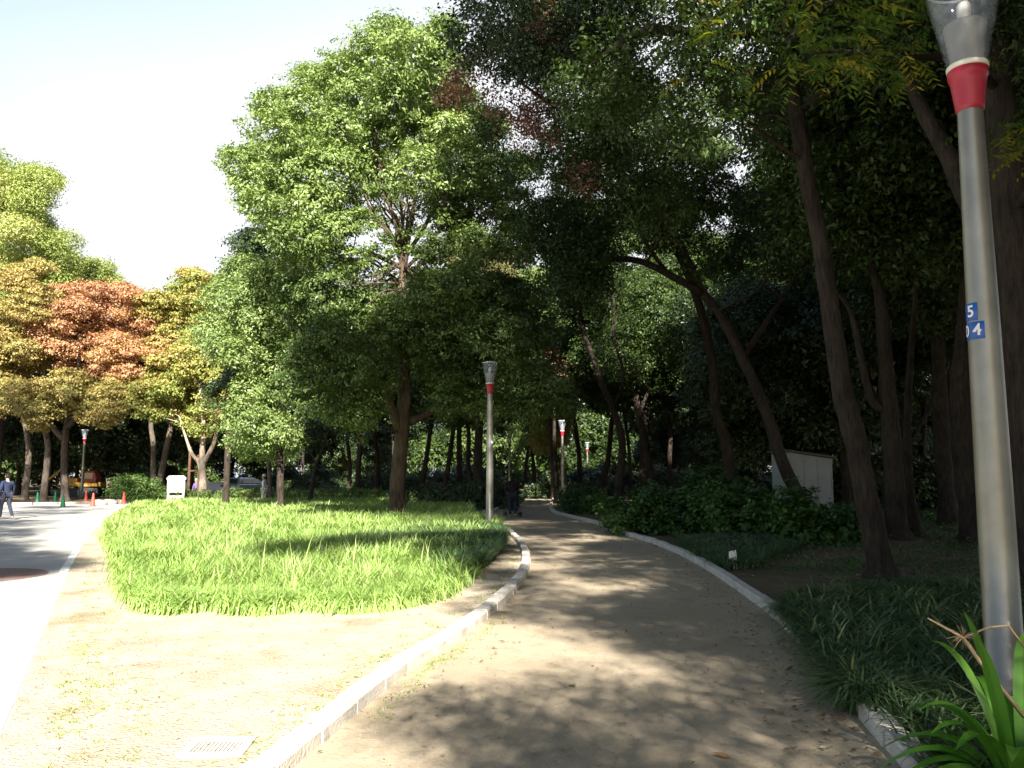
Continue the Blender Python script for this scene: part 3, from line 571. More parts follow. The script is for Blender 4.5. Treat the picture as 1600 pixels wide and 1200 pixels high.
# ---------------------------------------------------------------- street lamps
def text_mesh(ch, size):
    cu = bpy.data.curves.new('digit', 'FONT'); cu.body = ch; cu.size = size; cu.align_x = 'CENTER'; cu.align_y = 'CENTER'; cu.offset = size * 0.02
    ob = bpy.data.objects.new('digit', cu); col.objects.link(ob)
    me = ob.evaluated_get(bpy.context.evaluated_depsgraph_get()).to_mesh()
    v = [tuple(x.co) for x in me.vertices]; f = [tuple(p.vertices) for p in me.polygons]
    bpy.data.objects.remove(ob); bpy.data.curves.remove(cu); return v, f
def street_lamp(loc, label, plates=()):
    t = empty('street_lamp', loc, label, 'street lamp', 'street lamps along the paths')
    mb = MB(); mb.lathe([(0.16, -.05), (0.16, .02), (.112, .03), (.108, 1.2), (.096, 2.6), (.083, 3.6), (.078, 4.0)], 28); mb.build('pole', 'pole', t, smooth=True)
    mb = MB(); mb.lathe([(.079, 3.985), (.086, 3.99), (.090, 4.02), (.108, 4.17), (.116, 4.215), (.124, 4.225), (.125, 4.27), (.118, 4.275)], 28); cl = mb.build('collar', 'collar', t, smooth=True)
    mb = MB(); mb.lathe([(.10, 4.272), (.128, 4.276), (.130, 4.30), (.122, 4.312), (.05, 4.312)], 28); mb.build('ring', 'cream', cl, smooth=True)
    mb = MB(); mb.lathe([(.122, 4.31), (.135, 4.36), (.165, 4.5), (.198, 4.66), (.222, 4.8), (.230, 4.88), (.226, 4.9), (.219, 4.88), (.21, 4.8), (.187, 4.66), (.155, 4.5), (.124, 4.36), (.112, 4.315)], 32)
    gl = mb.build('lamp_glass', 'glass', t, smooth=True)
    mb = MB(); mb.lathe([(.222, 4.895), (.232, 4.9), (.232, 4.915), (.2, 4.94), (.12, 4.972), (.001, 4.985)], 32); mb.build('lamp_cap', 'glass', gl, smooth=True)
    mb = MB(); mb.lathe([(.234, 4.895), (.236, 4.9), (.236, 4.91), (.233, 4.913)], 32); mb.build('cap_rim', 'white', gl, smooth=True)
    mb = MB(); prof = [(.085, 4.312)] + [(.096 + .038 * (i / 12) + (.005 if i % 2 else 0), 4.33 + i * .022) for i in range(13)] + [(.11, 4.61), (.03, 4.615)]
    mb.lathe(prof, 24); mb.build('lamp_holder', 'frost', t, smooth=True)
    mb = MB(); mb.lathe([(.02, 4.61), (.03, 4.63), (.045, 4.68), (.045, 4.74), (.02, 4.78), (.001, 4.785)], 16); mb.build('bulb', 'white', t, smooth=True)
    for txt, z, a0, a1, spots in plates:
        R = .097; mb = MB(); hz = .058
        mb.lathe([(R - .001, z - hz), (R + .002, z - hz + .002), (R + .002, z + hz - .002), (R - .001, z + hz)], 14, a0=a0, a1=a1)
        pt = mb.build('number_plate', 'blue', t, smooth=True); mb = MB()
        for ch, a in spots:
            v, f = text_mesh(ch, .105)
            mb.add([((R + .0055) * math.cos(a + x / R), (R + .0055) * math.sin(a + x / R), z + y) for x, y, _ in v] and [Vector(((R + .0055) * math.cos(a + x / R), (R + .0055) * math.sin(a + x / R), z + y)) for x, y, _ in v], f)
        mb.build('digits', 'white', pt)
    return t
D = math.radians
b = P(1562, 900, 5.35)
street_lamp((b.x, b.y, 0), 'large grey lamp post with red collar and blue number plates, cut off by the frame', [('5', 2.615, D(150), D(222), [('5', D(196))]), ('04', 2.49, D(150), D(243), [('0', D(170)), ('4', D(217))])])
l2 = street_lamp((G(765, 829).x, G(765, 829).y, 0), 'slender lamp post with clear glass head standing where the kerb curves, beside the tall grass', [('54', 2.55, D(-75), D(-20), [('5', D(-58)), ('4', D(-34))])])
for (x, Y, lab) in ((879, 50, 'lamp post with bright glass head behind the small rounded bush by the path'), (796, 68, 'distant lamp post with dull head above the person pushing a stroller'), (918, 82, 'faint lamp post among dark trunks deep in the grove'), (129, 60, 'lamp post between the maples behind the green and red cones')):
    dup(l2, (P(x, 745, Y).x, Y, 0), random.Random(x).uniform(2, 4), 1.0, lab)
# ---------------------------------------------------------------- built things
def cone(x, y, mat, label, base=None):
    p = G(x, y); t = empty('traffic_cone', (p.x, p.y, 0.0), label, 'traffic cone', 'cones along the far side of the road')
    mb = MB(); mb.lathe([(.13, .03), (.125, .06), (.045, .62), (.04, .68), (.02, .70), (.001, .70)], 16); mb.build('cone_body', mat, t, smooth=True)
    mb = MB(); mb.box((0, 0, .016), (.36, .36, .03)); mb.build('foot', mat, t, bevel=.008); return t
for x, y, m, lab in ((58, 789, 'greencone', 'green traffic cone nearest the man in the navy jacket'), (86, 785, 'greencone', 'small green traffic cone set back behind the other two'), (98, 793, 'greencone', 'green traffic cone standing at the foot of the forked maple'), (134, 784, 'redcone', 'red traffic cone right beside the lamp post base'), (145, 791, 'redcone', 'red traffic cone in front of the row of boulders'), (193, 788, 'redcone', 'sunlit red traffic cone at the end of the boulder row')):
    cone(x, y, m, lab)
rr = random.Random(4)
for x, y, s, lab in ((155, 789, .62, 'shaded boulder next to the red cones'), (171, 788, .62, 'boulder in the middle of the row by the road'), (185, 787, .5, 'small boulder behind the sunlit red cone'), (201, 786, .62, 'sunlit boulder beside the pale green bush')):
    p = G(x, y); rk = np.random.default_rng(x); mb = MB(); prof = [(.001, .42), (.22, .40), (.42, .30), (.5, .12), (.46, -.08)]
    mb.lathe(prof, 12); mb.v = [tuple(np.array(v) * (1 + rk.normal() * .07)) for v in mb.v]
    o = mb.build('boulder', 'rock', None, smooth=True, loc=(p.x, p.y, 0)); o.scale = (s * 1.5, s, s * 1.1); tag(o, lab, 'boulder', 'boulders edging the road')
def barrier(x0, x1, y, lab):
    a, b = G(x0, y), G(x1, y - 1); t = empty('barrier_bar', (a.x, a.y, 0), lab, 'barrier')
    d = b - a; n = 9; z = Vector((0, 0, .62))
    for i in range(n):
        mb = MB(); mb.tube([d * (i / n) + z, d * ((i + 1) / n) + z], .028, 8); mb.build('bar_band', 'black' if i % 2 else 'yellowpaint', t, smooth=True)
    for k in (0, 1):
        mb = MB(); mb.tube([d * k, d * k + z * 1.1], .03, 8); mb.build('post', 'wood', t)
barrier(172, 214, 780, 'yellow and black striped barrier bar behind the boulders')
# small yellow and red tracked machine parked in the shade
t = empty('tracked_machine', (P(135, 745, 66).x, 66, 0), 'yellow and red tracked machine parked in the shade behind the lamp post', 'machine', rz=0.15)
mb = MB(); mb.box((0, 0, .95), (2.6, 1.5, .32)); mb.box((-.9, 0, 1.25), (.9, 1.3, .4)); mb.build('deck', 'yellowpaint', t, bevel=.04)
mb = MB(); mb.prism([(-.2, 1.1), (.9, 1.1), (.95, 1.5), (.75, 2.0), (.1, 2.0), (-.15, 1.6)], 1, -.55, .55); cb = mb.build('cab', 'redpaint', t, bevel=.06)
mb = MB(); mb.box((.35, -.56, 1.62), (.6, .03, .45)); mb.build('window', 'window', cb)
for s in (-1, 1):
    mb = MB(); mb.prism([(-1.2, .15), (-1.05, 0), (1.05, 0), (1.2, .15), (1.2, .5), (1.05, .68), (-1.05, .68), (-1.2, .5)], 1, s * .75 - .2, s * .75 + .2); mb.build('track', 'black', t, bevel=.03)
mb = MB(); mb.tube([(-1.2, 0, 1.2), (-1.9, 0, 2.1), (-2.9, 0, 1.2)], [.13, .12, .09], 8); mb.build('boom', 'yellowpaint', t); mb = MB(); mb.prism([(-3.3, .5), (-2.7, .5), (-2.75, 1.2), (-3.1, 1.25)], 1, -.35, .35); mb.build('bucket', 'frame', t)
# white notice board seen from behind
p = P(276, 745, 49.5); t = empty('notice_board', (p.x, 49.5, 0), 'white notice board on two legs beside the pale bush, bright in the sun', 'notice board', rz=-0.05)
mb = MB(); mb.prism([(-.5, .62), (.5, .62), (.5, 1.3), (-.5, 1.3)], 1, -.02, .02); mb.build('panel', 'white', t)
mb = MB(); mb.prism([(-.42, 1.3), (.42, 1.3), (.58, 1.38), (.58, 1.48), (.44, 1.62), (-.44, 1.62), (-.58, 1.48), (-.58, 1.38)], 1, -.06, .06); mb.build('top_board', 'white', t, bevel=.01)
for s in (-1, 1):
    mb = MB(); mb.box((s * .46, 0, .65), (.13, .1, 1.35)); mb.build('leg', 'white', t, bevel=.01)
mb = MB(); mb.box((0, 0, .36), (.8, .06, .2)); mb.build('rail', 'white', t, bevel=.008)
# bench, bollard, tree support, low wall
p = P(401, 745, 47); t = empty('park_bench', (p.x, 47, 0), 'brown timber bench half hidden in grass beside the person in white', 'bench', rz=0.1)
mb = MB()
for i in range(4): mb.box((0, -.18 + i * .12, .47), (1.1, .1, .05))
mb.build('seat', 'wood', t, bevel=.006)
for s in (-1, 1):
    mb = MB(); mb.box((s * .42, 0, .22), (.1, .36, .44)); mb.build('leg', 'kerb', t, bevel=.01)
p = P(340, 745, 54); mb = MB(); mb.lathe([(.2, 0), (.19, .5), (.2, .56), (.16, .64), (.001, .68)], 14); tag(mb.build('stone_bollard', 'kerb', None, smooth=True, loc=(p.x, 54, 0)), 'pinkish stone bollard right of the white lit maple trunk', 'bollard')
p = P(295, 745, 52); t = empty('tree_support', (p.x, 52, 0), 'brown timber tree prop leaning at the white lit maple trunk', 'tree prop')
mb = MB(); mb.tube([(0, 0, 0), (0.02, 0, 3.4)], .085, 8); mb.build('post', 'wood', t); mb = MB(); mb.tube([(.02, 0, 1.9), (.75, .2, 1.95)], .06, 8); mb.build('crossbar', 'wood', t); mb = MB(); mb.tube([(.55, .15, 0), (.5, .15, 2.9)], .07, 8); mb.build('strut', 'wood', t)
mb = MB(); mb.box((P(350, 745, 95).x, 95, .45), (16, .35, .9)); mb.box((P(350, 745, 95).x, 95, .93), (16.1, .45, .08)); tag(mb.build('low_wall', 'white', None, bevel=.01), 'long low white wall in the sun far behind the parked car', 'wall')
# car
def car(loc, rz, label):
    t = empty('parked_car', loc, label, 'car', rz=rz)
    low = [(-2.15, .35), (-2.2, .55), (-2.16, .9), (-2.05, 1.0), (.75, .98), (1.75, .85), (2.12, .68), (2.15, .35)]
    up = [(-2.03, 1.0), (-1.75, 1.42), (-1.4, 1.5), (-.1, 1.48), (.25, 1.38), (.95, .98)]
    def loft(mb, prof, ws):
        v = []
        for s in (-1, 1):
            for (y, z) in prof: v.append((s * np.interp(z, *ws), y, z))
        n = len(prof); mb.add(v, [tuple(range(n)), tuple(range(2 * n - 1, n - 1, -1))] + [(i, n + i, n + (i + 1) % n, (i + 1) % n) for i in range(n)])
    mb = MB(); loft(mb, low, ((.3, .6, 1.0), (.8, .86, .84))); mb.build('body', 'carpaint', t, bevel=.07)
    mb = MB(); loft(mb, up, ((.95, 1.5), (.80, .62))); ca = mb.build('cabin', 'carpaint', t, bevel=.06)
    mb = MB(); v = [(-.60, -2.06, 1.05), (.60, -2.06, 1.05), (.50, -1.80, 1.40), (-.50, -1.80, 1.40)]; mb.add(v, [(0, 1, 2, 3)]); mb.v = [(x, y - .02, z) for x, y, z in mb.v]; mb.build('rear_window', 'window', ca)
    for s in (-1, 1):
        mb = MB(); mb.add([(s * np.interp(z, (.95, 1.5), (.815, .635)), y, z) for y, z in ((-1.85, 1.05), (-1.6, 1.4), (-.5, 1.41), (-.5, 1.05))], [(0, 1, 2, 3)]); mb.add([(s * np.interp(z, (.95, 1.5), (.815, .635)), y, z) for y, z in ((-.42, 1.05), (-.42, 1.41), (-.1, 1.40), (.15, 1.33), (.68, 1.05))], [(0, 1, 2, 3, 4)]); mb.build('side_window', 'window', ca)
        mb = MB(); mb.box((s * .68, -2.18, .86), (.22, .08, .2)); mb.build('tail_light', 'lightred', t, bevel=.02)
        mb = MB(); mb.box((s * .93, .5, 1.02), (.16, .1, .13)); mb.build('mirror', 'carpaint', t, bevel=.03)
        for y in (-1.35, 1.3):
            R = Matrix.Rotation(math.pi / 2, 3, 'Y'); mb = MB(); mb.lathe([(.2, -.1), (.3, -.11), (.33, -.08), (.33, .08), (.3, .11), (.2, .1)], 20); mb.v = [tuple(R @ Vector(q) + Vector((s * .76, y, .33))) for q in mb.v]; wh = mb.build('wheel', 'black', t, smooth=True)
            mb = MB(); mb.lathe([(.001, .09), (.08, .1), (.2, .08), (.2, -.08), (.001, -.09)], 16); mb.v = [tuple(R @ Vector(q) + Vector((s * .76, y, .33))) for q in mb.v]; mb.build('rim', 'pole', wh, smooth=True)
    mb = MB(); mb.box((0, -2.21, .42), (1.56, .1, .24)); mb.build('bumper', 'frame', t, bevel=.04); mb = MB(); mb.box((0, -2.20, .78), (.34, .03, .17)); mb.build('number_plate', 'chrome', t)
    return t
p = P(388, 745, 66); car((p.x, 66, 0), D(-22), 'silver blue car with red tail lights parked beyond the tall grass')
# shed
p = P(1236, 745, 27.5); t = empty('storage_shed', (p.x, 27.5, 0), 'pale grey storage shed with dark sloping roof behind the leaning trunk', 'shed', rz=D(6))
W_, Dp, H0, H1 = 1.42, 1.5, 2.35, 2.15
mb = MB(); mb.v = []; mb.add([(0, 0, 0), (W_, 0, 0), (W_, 0, H1), (0, 0, H0), (0, Dp, 0), (W_, Dp, 0), (W_, Dp, H1), (0, Dp, H0)], [(0, 1, 2, 3), (5, 4, 7, 6), (4, 0, 3, 7), (1, 5, 6, 2), (3, 2, 6, 7)]); mb.build('wall', 'shed', t)
mb = MB()
for x in (0.02, .47, .93, 1.40): mb.box((x, -.014, 1.07), (.035, .024, 2.1))
mb.box((W_ / 2, -.016, .05), (W_, .03, .1)); mb.build('panel_strip', 'shed', t)
mb = MB(); mb.prism([(-.12, H0 + .03), (W_ + .12, H1 - .0), (W_ + .12, H1 + .06), (-.12, H0 + .09)], 1, -.14, Dp + .1); mb.build('roof', 'roofdark', t)
mb = MB(); mb.box((-.014, Dp / 2, 1.05), (.024, .85, 1.95)); dr = mb.build('door', 'shed', t); mb = MB(); mb.tube([(-.05, .45, 1.0), (-.05, .45, 1.15)], .012, 6); mb.build('handle', 'frame', dr)
# white building on the right
t = empty('white_building', (P(1450, 745, 52).x, 52, 0), 'white two storey building glimpsed between trunks behind the near lamp', 'building', rz=D(-8))
mb = MB(); Wb, Hb = 30, 8.4; xs = [0] + sum([[1.6 + i * 3.4, 3.5 + i * 3.4] for i in range(8)], []) + [Wb]; zs = [0, 1.0, 2.6, 4.6, 6.2, Hb]
for i in range(len(xs) - 1):
    for j in range(len(zs) - 1):
        if i % 2 == 1 and j in (1, 3): continue
        mb.add([(xs[i], 0, zs[j]), (xs[i + 1], 0, zs[j]), (xs[i + 1], 0, zs[j + 1]), (xs[i], 0, zs[j + 1])], [(0, 1, 2, 3)])
mb.add([(0, 0, 0), (0, 9, 0), (0, 9, Hb), (0, 0, Hb), (Wb, 0, 0), (Wb, 9, 0), (Wb, 9, Hb), (Wb, 0, Hb)], [(1, 0, 3, 2), (4, 5, 6, 7), (3, 7, 6, 2), (5, 1, 2, 6)]); mb.build('wall', 'wall', t)
mb = MB(); mb.box((Wb / 2, -.25, 3.6), (Wb + .3, .5, .5)); mb.build('ledge', 'white', t); mb = MB(); mb.box((Wb / 2, 4.4, Hb + .15), (Wb + .8, 9.6, .3)); mb.build('roof', 'wall', t)
for i in range(8):
    for z0 in (1.0, 4.6):
        x0 = 1.6 + i * 3.4; mb = MB()
        for a in ((x0 + .95, z0 + .05, 1.9, .1), (x0 + .95, z0 + 1.55, 1.9, .1), (x0 + .05, z0 + .8, .1, 1.4), (x0 + 1.85, z0 + .8, .1, 1.4), (x0 + .95, z0 + .8, .08, 1.4)): mb.box((a[0], .06, a[1]), (a[2], .08, a[3]))
        wi = mb.build('window', 'frame', t); mb = MB(); mb.add([(x0 + .1, .08, z0 + .1), (x0 + 1.8, .08, z0 + .1), (x0 + 1.8, .08, z0 + 1.5), (x0 + .1, .08, z0 + 1.5)], [(0, 1, 2, 3)]); mb.build('pane', 'window', wi)
# far apartment block with a railed roof
t = empty('apartment_block', (P(868, 745, 150).x, 150, 0), 'tall pale block with a roof railing showing through the gap above the grove', 'building')
mb = MB(); mb.box((0, 6, 15), (22, 12, 30)); mb.build('wall', 'wall', t)
mb = MB()
for i in range(23): mb.box((-11 + i, .1, 30.6), (.08, .08, 1.2))
mb.box((0, .1, 31.2), (22.2, .1, .1)); mb.box((0, .1, 30.7), (22.2, .06, .06)); mb.build('railing', 'white', t); mb = MB(); mb.box((3, 6, 31.5), (5, 5, 3)); mb.build('roof_hut', 'frame', t)
for k in range(6):
    for i in range(6):
        mb = MB(); mb.box((-8.8 + i * 3.5, -.02, 4 + k * 4.6), (2.2, .06, 1.7)); mb.build('window', 'window', t)
# little plant marker beside the kerb
p = G(1146, 889); t = empty('plant_marker', (p.x, p.y, 0), 'small white plant marker with two stakes beside the right kerb', 'plant marker', rz=.2)
mb = MB(); mb.tube([(.02, .02, 0), (-.02, 0, .3)], .013, 6); mb.build('stake', 'white', t); mb = MB(); mb.tube([(.07, 0, 0), (.045, .01, .31)], .017, 6); mb.build('stake', 'cream', t)
mb = MB(); mb.prism([(-.085, .17), (.02, .15), (.02, .27), (-.02, .31), (-.085, .29)], 1, -.03, -.015); mb.build('tag_plate', 'white', t, bevel=.003)

# ---------------------------------------------------------------- people
def skin_mesh(name, V, E, R, mat, parent, lev=2):
    me = bpy.data.meshes.new(name); me.from_pydata(V, E, []); me.update(); me.materials.append(M[mat])
    if not me.skin_vertices: me.attributes.new('skin', 'FLOAT', 'POINT') if False else None
    o = bpy.data.objects.new(name, me); col.objects.link(o); o.parent = parent
    bm_ = __import__('bmesh').new(); bm_.from_mesh(me); sl = bm_.verts.layers.skin.verify(); bm_.verts.ensure_lookup_table()
    for i, v in enumerate(bm_.verts):
        r_ = R[i]; v[sl].radius = r_ if hasattr(r_, '__len__') else (r_, r_); v[sl].use_root = (i == 0)
    bm_.to_mesh(me); bm_.free()
    s = o.modifiers.new('skin', 'SKIN'); s.use_smooth_shade = True; s.branch_smoothing = 0.6
    u = o.modifiers.new('sub', 'SUBSURF'); u.levels = u.render_levels = lev
    return o
def person(loc, rz, H, label, top, bottom, pose='walk', hood=False, hat=None, bag=False, longcoat=False):
    t = empty('person', loc, label, 'person', rz=rz); k = H / 1.7
    st = .26 if pose == 'walk' else .06
    J = dict(pel=(0, 0, .93), spine=(0, -.01, 1.15), chest=(0, -.01, 1.32), neck=(0, 0, 1.46), head0=(0, .015, 1.53), head1=(0, .03, 1.60), head2=(0, .02, 1.67),
             lsh=(-.17, 0, 1.39), rsh=(.17, 0, 1.39), lhip=(-.09, 0, .9), rhip=(.09, 0, .9),
             lkn=(-.10, st * .55, .50), rkn=(.10, -st * .2, .49), lan=(-.10, st * .75, .09), ran=(.10, -st * 1.3, .12), lto=(-.11, st * .75 + .16, .03), rto=(.11, -st * 1.3 + .14, .035))
    if pose == 'push': J.update(lel=(-.24, .06, 1.13), rel=(.24, .06, 1.13), lwr=(-.2, .30, 1.04), rwr=(.2, .30, 1.04))
    else: J.update(lel=(-.25, -.08, 1.12), rel=(.25, .04, 1.12), lwr=(-.26, .02, .88), rwr=(.26, .12, .89))
    J = {a: tuple(x * k for x in b) for a, b in J.items()}
    V, E, R, ix = [], [], [], {}
    def ad(n, p, r, to=None):
        ix[n] = len(V); V.append(p); R.append((r if not hasattr(r, '__len__') else (r[0] * k, r[1] * k)) if hasattr(r, '__len__') else r * k)
        if to: E.append((ix[to], ix[n]))
    ad('pel', J['pel'], (.08, .055)); ad('spine', J['spine'], (.08, .05), 'pel'); ad('chest', J['chest'], (.08, .05), 'spine'); ad('neck', J['neck'], .055, 'chest'); ad('head0', J['head0'], (.062, .07), 'neck'); ad('head1', J['head1'], (.078, .095), 'head0'); ad('head2', J['head2'], (.06, .075), 'head1')
    hd = J['head1']; ad('nose', (hd[0], hd[1] + .108 * k, hd[2] - .025 * k), .012, 'head1'); ad('lear', (hd[0] - .083 * k, hd[1], hd[2] - .02 * k), .016, 'head1'); ad('rear', (hd[0] + .083 * k, hd[1], hd[2] - .02 * k), .016, 'head1')
    for s in 'lr':
        ad(s + 'sh', J[s + 'sh'], .03, 'chest'); ad(s + 'el', J[s + 'el'], .032, s + 'sh'); ad(s + 'wr', J[s + 'wr'], .028, s + 'el')
        wv, e = Vector(J[s + 'wr']), Vector(J[s + 'el']); d = (wv - e).normalized(); sx = -1 if s == 'l' else 1
        pm = wv + d * .075 * k; ad(s + 'palm', tuple(pm), (.036, .018), s + 'wr'); side = d.cross(Vector((1, 0, 0))).normalized()
        for fi in range(4):
            b0 = pm + side * (fi - 1.5) * .019 * k + d * .02 * k; l = (.07, .085, .08, .06)[fi] * k
            ad(s + 'f%da' % fi, tuple(b0 + d * l * .5), .0085, s + 'palm'); ad(s + 'f%db' % fi, tuple(b0 + d * l * .9 - Vector((sx * .02 * k, 0, 0))), .0075, s + 'f%da' % fi)
        ad(s + 'th', tuple(wv + d * .06 * k + side * -.05 * k), .010, s + 'palm')
        ad(s + 'hip', J[s + 'hip'], .055, 'pel'); ad(s + 'kn', J[s + 'kn'], .046, s + 'hip'); ad(s + 'an', J[s + 'an'], .036, s + 'kn'); ad(s + 'to', J[s + 'to'], .032, s + 'an')
    skin_mesh('body', V, E, R, 'skin', t)
    def cloth(name, chain, mat):
        v, e, r, jx = [], [], [], {}
        for n, p, rad, to in chain:
            jx[n] = len(v); v.append(p); r.append(tuple(x * k for x in rad) if hasattr(rad, '__len__') else rad * k)
            if to: e.append((jx[to], jx[n]))
        return skin_mesh(name, v, e, r, mat, t)
    lo = Vector(J['pel']) - Vector((0, 0, (.34 if longcoat else .13) * k))
    ch = [('spine', J['spine'], (.155, .12), None), ('pel', J['pel'], (.16, .13), 'spine'), ('hem', tuple(lo), (.19, .15) if longcoat else (.17, .14), 'pel'), ('chest', J['chest'], (.18, .14), 'spine'), ('neck', J['neck'], (.085, .085), 'chest')]
    for s in 'lr': ch += [(s + 'sh', J[s + 'sh'], .088, 'chest'), (s + 'el', J[s + 'el'], .06, s + 'sh'), (s + 'wr', J[s + 'wr'], .042, s + 'el')]
    cloth('jacket', ch, top)
    ch = [('pel', tuple(Vector(J['pel']) - Vector((0, 0, .02))), (.145, .115), None)]
    for s in 'lr': ch += [(s + 'hip', J[s + 'hip'], .104, 'pel'), (s + 'kn', J[s + 'kn'], .07, s + 'hip'), (s + 'an', J[s + 'an'], .055, s + 'kn')]
    cloth('trousers', ch, bottom)
    for s in 'lr':
        a, b_ = Vector(J[s + 'an']), Vector(J[s + 'to']); cloth('shoe', [('a', tuple(a - Vector((0, .03 * k, .035 * k))), .042, None), ('b', tuple(a.lerp(b_, .5) + Vector((0, 0, -.015 * k))), .045, 'a'), ('c', tuple(b_), .036, 'b')], 'shoe')
    h1, h2 = Vector(J['head1']), Vector(J['head2'])
    cloth('hood' if hood else 'hair', [('a', tuple(h1 + Vector((0, -.03 * k, .02 * k))), (.09, .085), None), ('b', tuple(h2 + Vector((0, -.015 * k, .015 * k))), (.075, .085), 'a'), ('c', tuple(h1 + Vector((0, -.055 * k, -.09 * k))), (.06, .045), 'a')] + ([('d', tuple(h1 + Vector((0, -.03 * k, -.17 * k))), (.13, .10), 'c')] if hood else []), 'coat' if hood else 'hair')
    if hat:
        mb = MB(); mb.lathe([(.15 * k, 0), (.15 * k, .01 * k), (.1 * k, .02 * k), (.095 * k, .1 * k), (.05 * k, .13 * k), (.001, .13 * k)], 16, c=(h2.x, h2.y, h2.z + .005)); mb.build('hat', hat, t, smooth=True)
    return t
p = G(8, 812); wp = person((p.x, p.y, 0), D(55), 1.68, 'person in navy jacket walking along the road at the frame edge', 'navy', 'jeans')
t = empty('shoulder_bag', (p.x - .30, p.y - .12, .95), 'dark shoulder bag carried by the person in the navy jacket', 'bag')
mb = MB(); mb.box((0, 0, -.35), (.14, .36, .3)); mb.build('bag_body', 'black', t, bevel=.04); mb = MB(); mb.tube([(0, -.14, -.2), (.05, -.05, .2), (.08, 0, .45), (.05, .05, .2), (0, .14, -.2)], .012, 6); mb.build('strap', 'black', t)
p = G(801, 808); person((p.x, p.y, 0), D(4), 1.66, 'person in dark hooded coat seen from behind, pushing a stroller', 'coat', 'jeans', 'push', hood=True, longcoat=True)
t = empty('stroller', (p.x + .0, p.y + .62, 0), 'black stroller with small paired wheels pushed along the sandy path', 'stroller', rz=D(4))
mb = MB()
for s in (-1, 1):
    mb.tube([(s * .22, -.30, 1.03), (s * .24, .1, .55), (s * .25, .45, .14)], .013, 6); mb.tube([(s * .24, .12, .55), (s * .29, -.42, .13)], .013, 6)
mb.tube([(-.22, -.30, 1.03), (.22, -.30, 1.03)], .016, 6); mb.tube([(-.29, -.42, .13), (.29, -.42, .13)], .011, 6); mb.build('frame', 'frame', t, smooth=True)
mb = MB(); mb.prism([(-.2, .42), (.32, .36), (.34, .44), (-.1, .52), (-.28, .98), (-.34, .96)], 0, -.2, .2); mb.build('seat', 'navy', t, bevel=.02)
mb = MB(); mb.lathe([(.30, 0), (.29, .1), (.22, .22), (.001, .3)], 16, c=(0, 0, .86)); mb.build('canopy', 'coat', t, smooth=True)
mb = MB(); mb.box((0, -.16, .3), (.36, .34, .16)); mb.build('basket', 'navy', t, bevel=.03)
for s in (-1, 1):
    for y in (-.42, .45):
        for q in (-.03, .03):
            R_ = Matrix.Rotation(math.pi / 2, 3, 'Y'); mb = MB(); mb.lathe([(.03, -.014), (.085, -.016), (.095, -.008), (.095, .008), (.085, .016), (.03, .014)], 16); mb.v = [tuple(R_ @ Vector(z) + Vector((s * .29 + q, y, .096))) for z in mb.v]; wh = mb.build('wheel', 'black', t, smooth=True)
            mb = MB(); mb.lathe([(.001, -.012), (.03, -.012), (.03, .012), (.001, .012)], 10); mb.v = [tuple(R_ @ Vector(z) + Vector((s * .29 + q, y, .096))) for z in mb.v]; mb.build('hub', 'white', wh)
p = P(413, 745, 46); person((p.x, 46, 0), D(80), 1.6, 'person in white shirt and pale hat standing by the bench', 'shirt', 'shirt', 'stand', hat='cream')
p = P(307, 745, 56); person((p.x, 56, 0), D(160), 1.35, 'small person in violet jacket partly behind the white lit trunk', 'violet', 'jeans', 'stand', hat='white')
# ---------------------------------------------------------------- trees
def pw(lst, Y):                                                # photo points at depth Y -> place
    return [P(a[0], a[1], Y if len(a) < 3 else a[2]) for a in lst]
def stem(lst, Y, rad):
    return (pw(lst, Y), rad)
def ground_start(x, Y):
    q = P(x, 745, Y); return Vector((q.x, Y, 0))
# --- the big camphor in the middle of the grass
Yc = 30.0
tr = [(ground_start(622, Yc)), P(622, 740, Yc), P(628, 680, Yc), P(632, 610, Yc), P(630, 560, Yc), P(628, 480, Yc), P(630, 420, Yc), P(632, 385, Yc)]
stems = [(tr, [.30, .27, .26, .24, .19, .17, .14, .11]),
         ([P(628, 690, Yc), P(610, 630, 29.7), P(598, 580, 29.4), P(575, 520, 29)], [.17, .14, .12, .07]),
         ([P(640, 660, Yc), P(680, 640, 30.5), P(730, 600, 31), P(790, 560, 31)], [.15, .11, .08, .04]),
         ([P(632, 395, Yc), P(615, 340, 29.8), P(600, 290, 29.6), P(590, 230, 29.5), P(585, 140, 29.5)], [.10, .08, .06, .045, .02]),
         ([P(634, 395, Yc), P(645, 330, 30.3), P(650, 270, 30.5), P(640, 150, 30.5), P(620, 80, 30)], [.10, .08, .06, .045, .02]),
         ([P(634, 400, Yc), P(668, 345, 30), P(690, 270, 30.4), P(690, 120, 30.5)], [.09, .07, .05, .02]),
         ([P(630, 420, Yc), P(590, 400, 29.6), P(540, 390, 29), P(470, 370, 28.6)], [.10, .08, .06, .03]),
         ([P(632, 430, Yc), P(690, 390, 30), P(760, 340, 30)], [.09, .06, .03])]
rngc = random.Random(10); LB = []
for k in range(15):
    x0, x1 = rngc.uniform(606, 662), rngc.uniform(560, 720); y0 = rngc.uniform(360, 425); yb = rngc.uniform(265, 310); dy = rngc.uniform(-1.2, 1.2)
    stems.append(([P(632, y0 + 22, Yc), P(.6 * x0 + .4 * x1, y0 - 32, Yc + dy * .5), P(.3 * x0 + .7 * x1 + rngc.uniform(-8, 8), (y0 + yb) / 2 - 12, Yc + dy), P(x1, yb, Yc + dy * 1.4)], [.075, .05, .035, .015]))
for k in range(16):
    x1 = rngc.uniform(505, 600) if k % 3 else rngc.uniform(660, 730); y1 = rngc.uniform(395, 470); dy = rngc.uniform(-1.5, 1)
    stems.append(([P(630, rngc.uniform(405, 460), Yc), P((630 + x1) / 2, y1 - rngc.uniform(-14, 14), Yc + dy * .6), P(x1, y1 + rngc.uniform(-16, 16), Yc + dy)], [.05, .034, .01]))
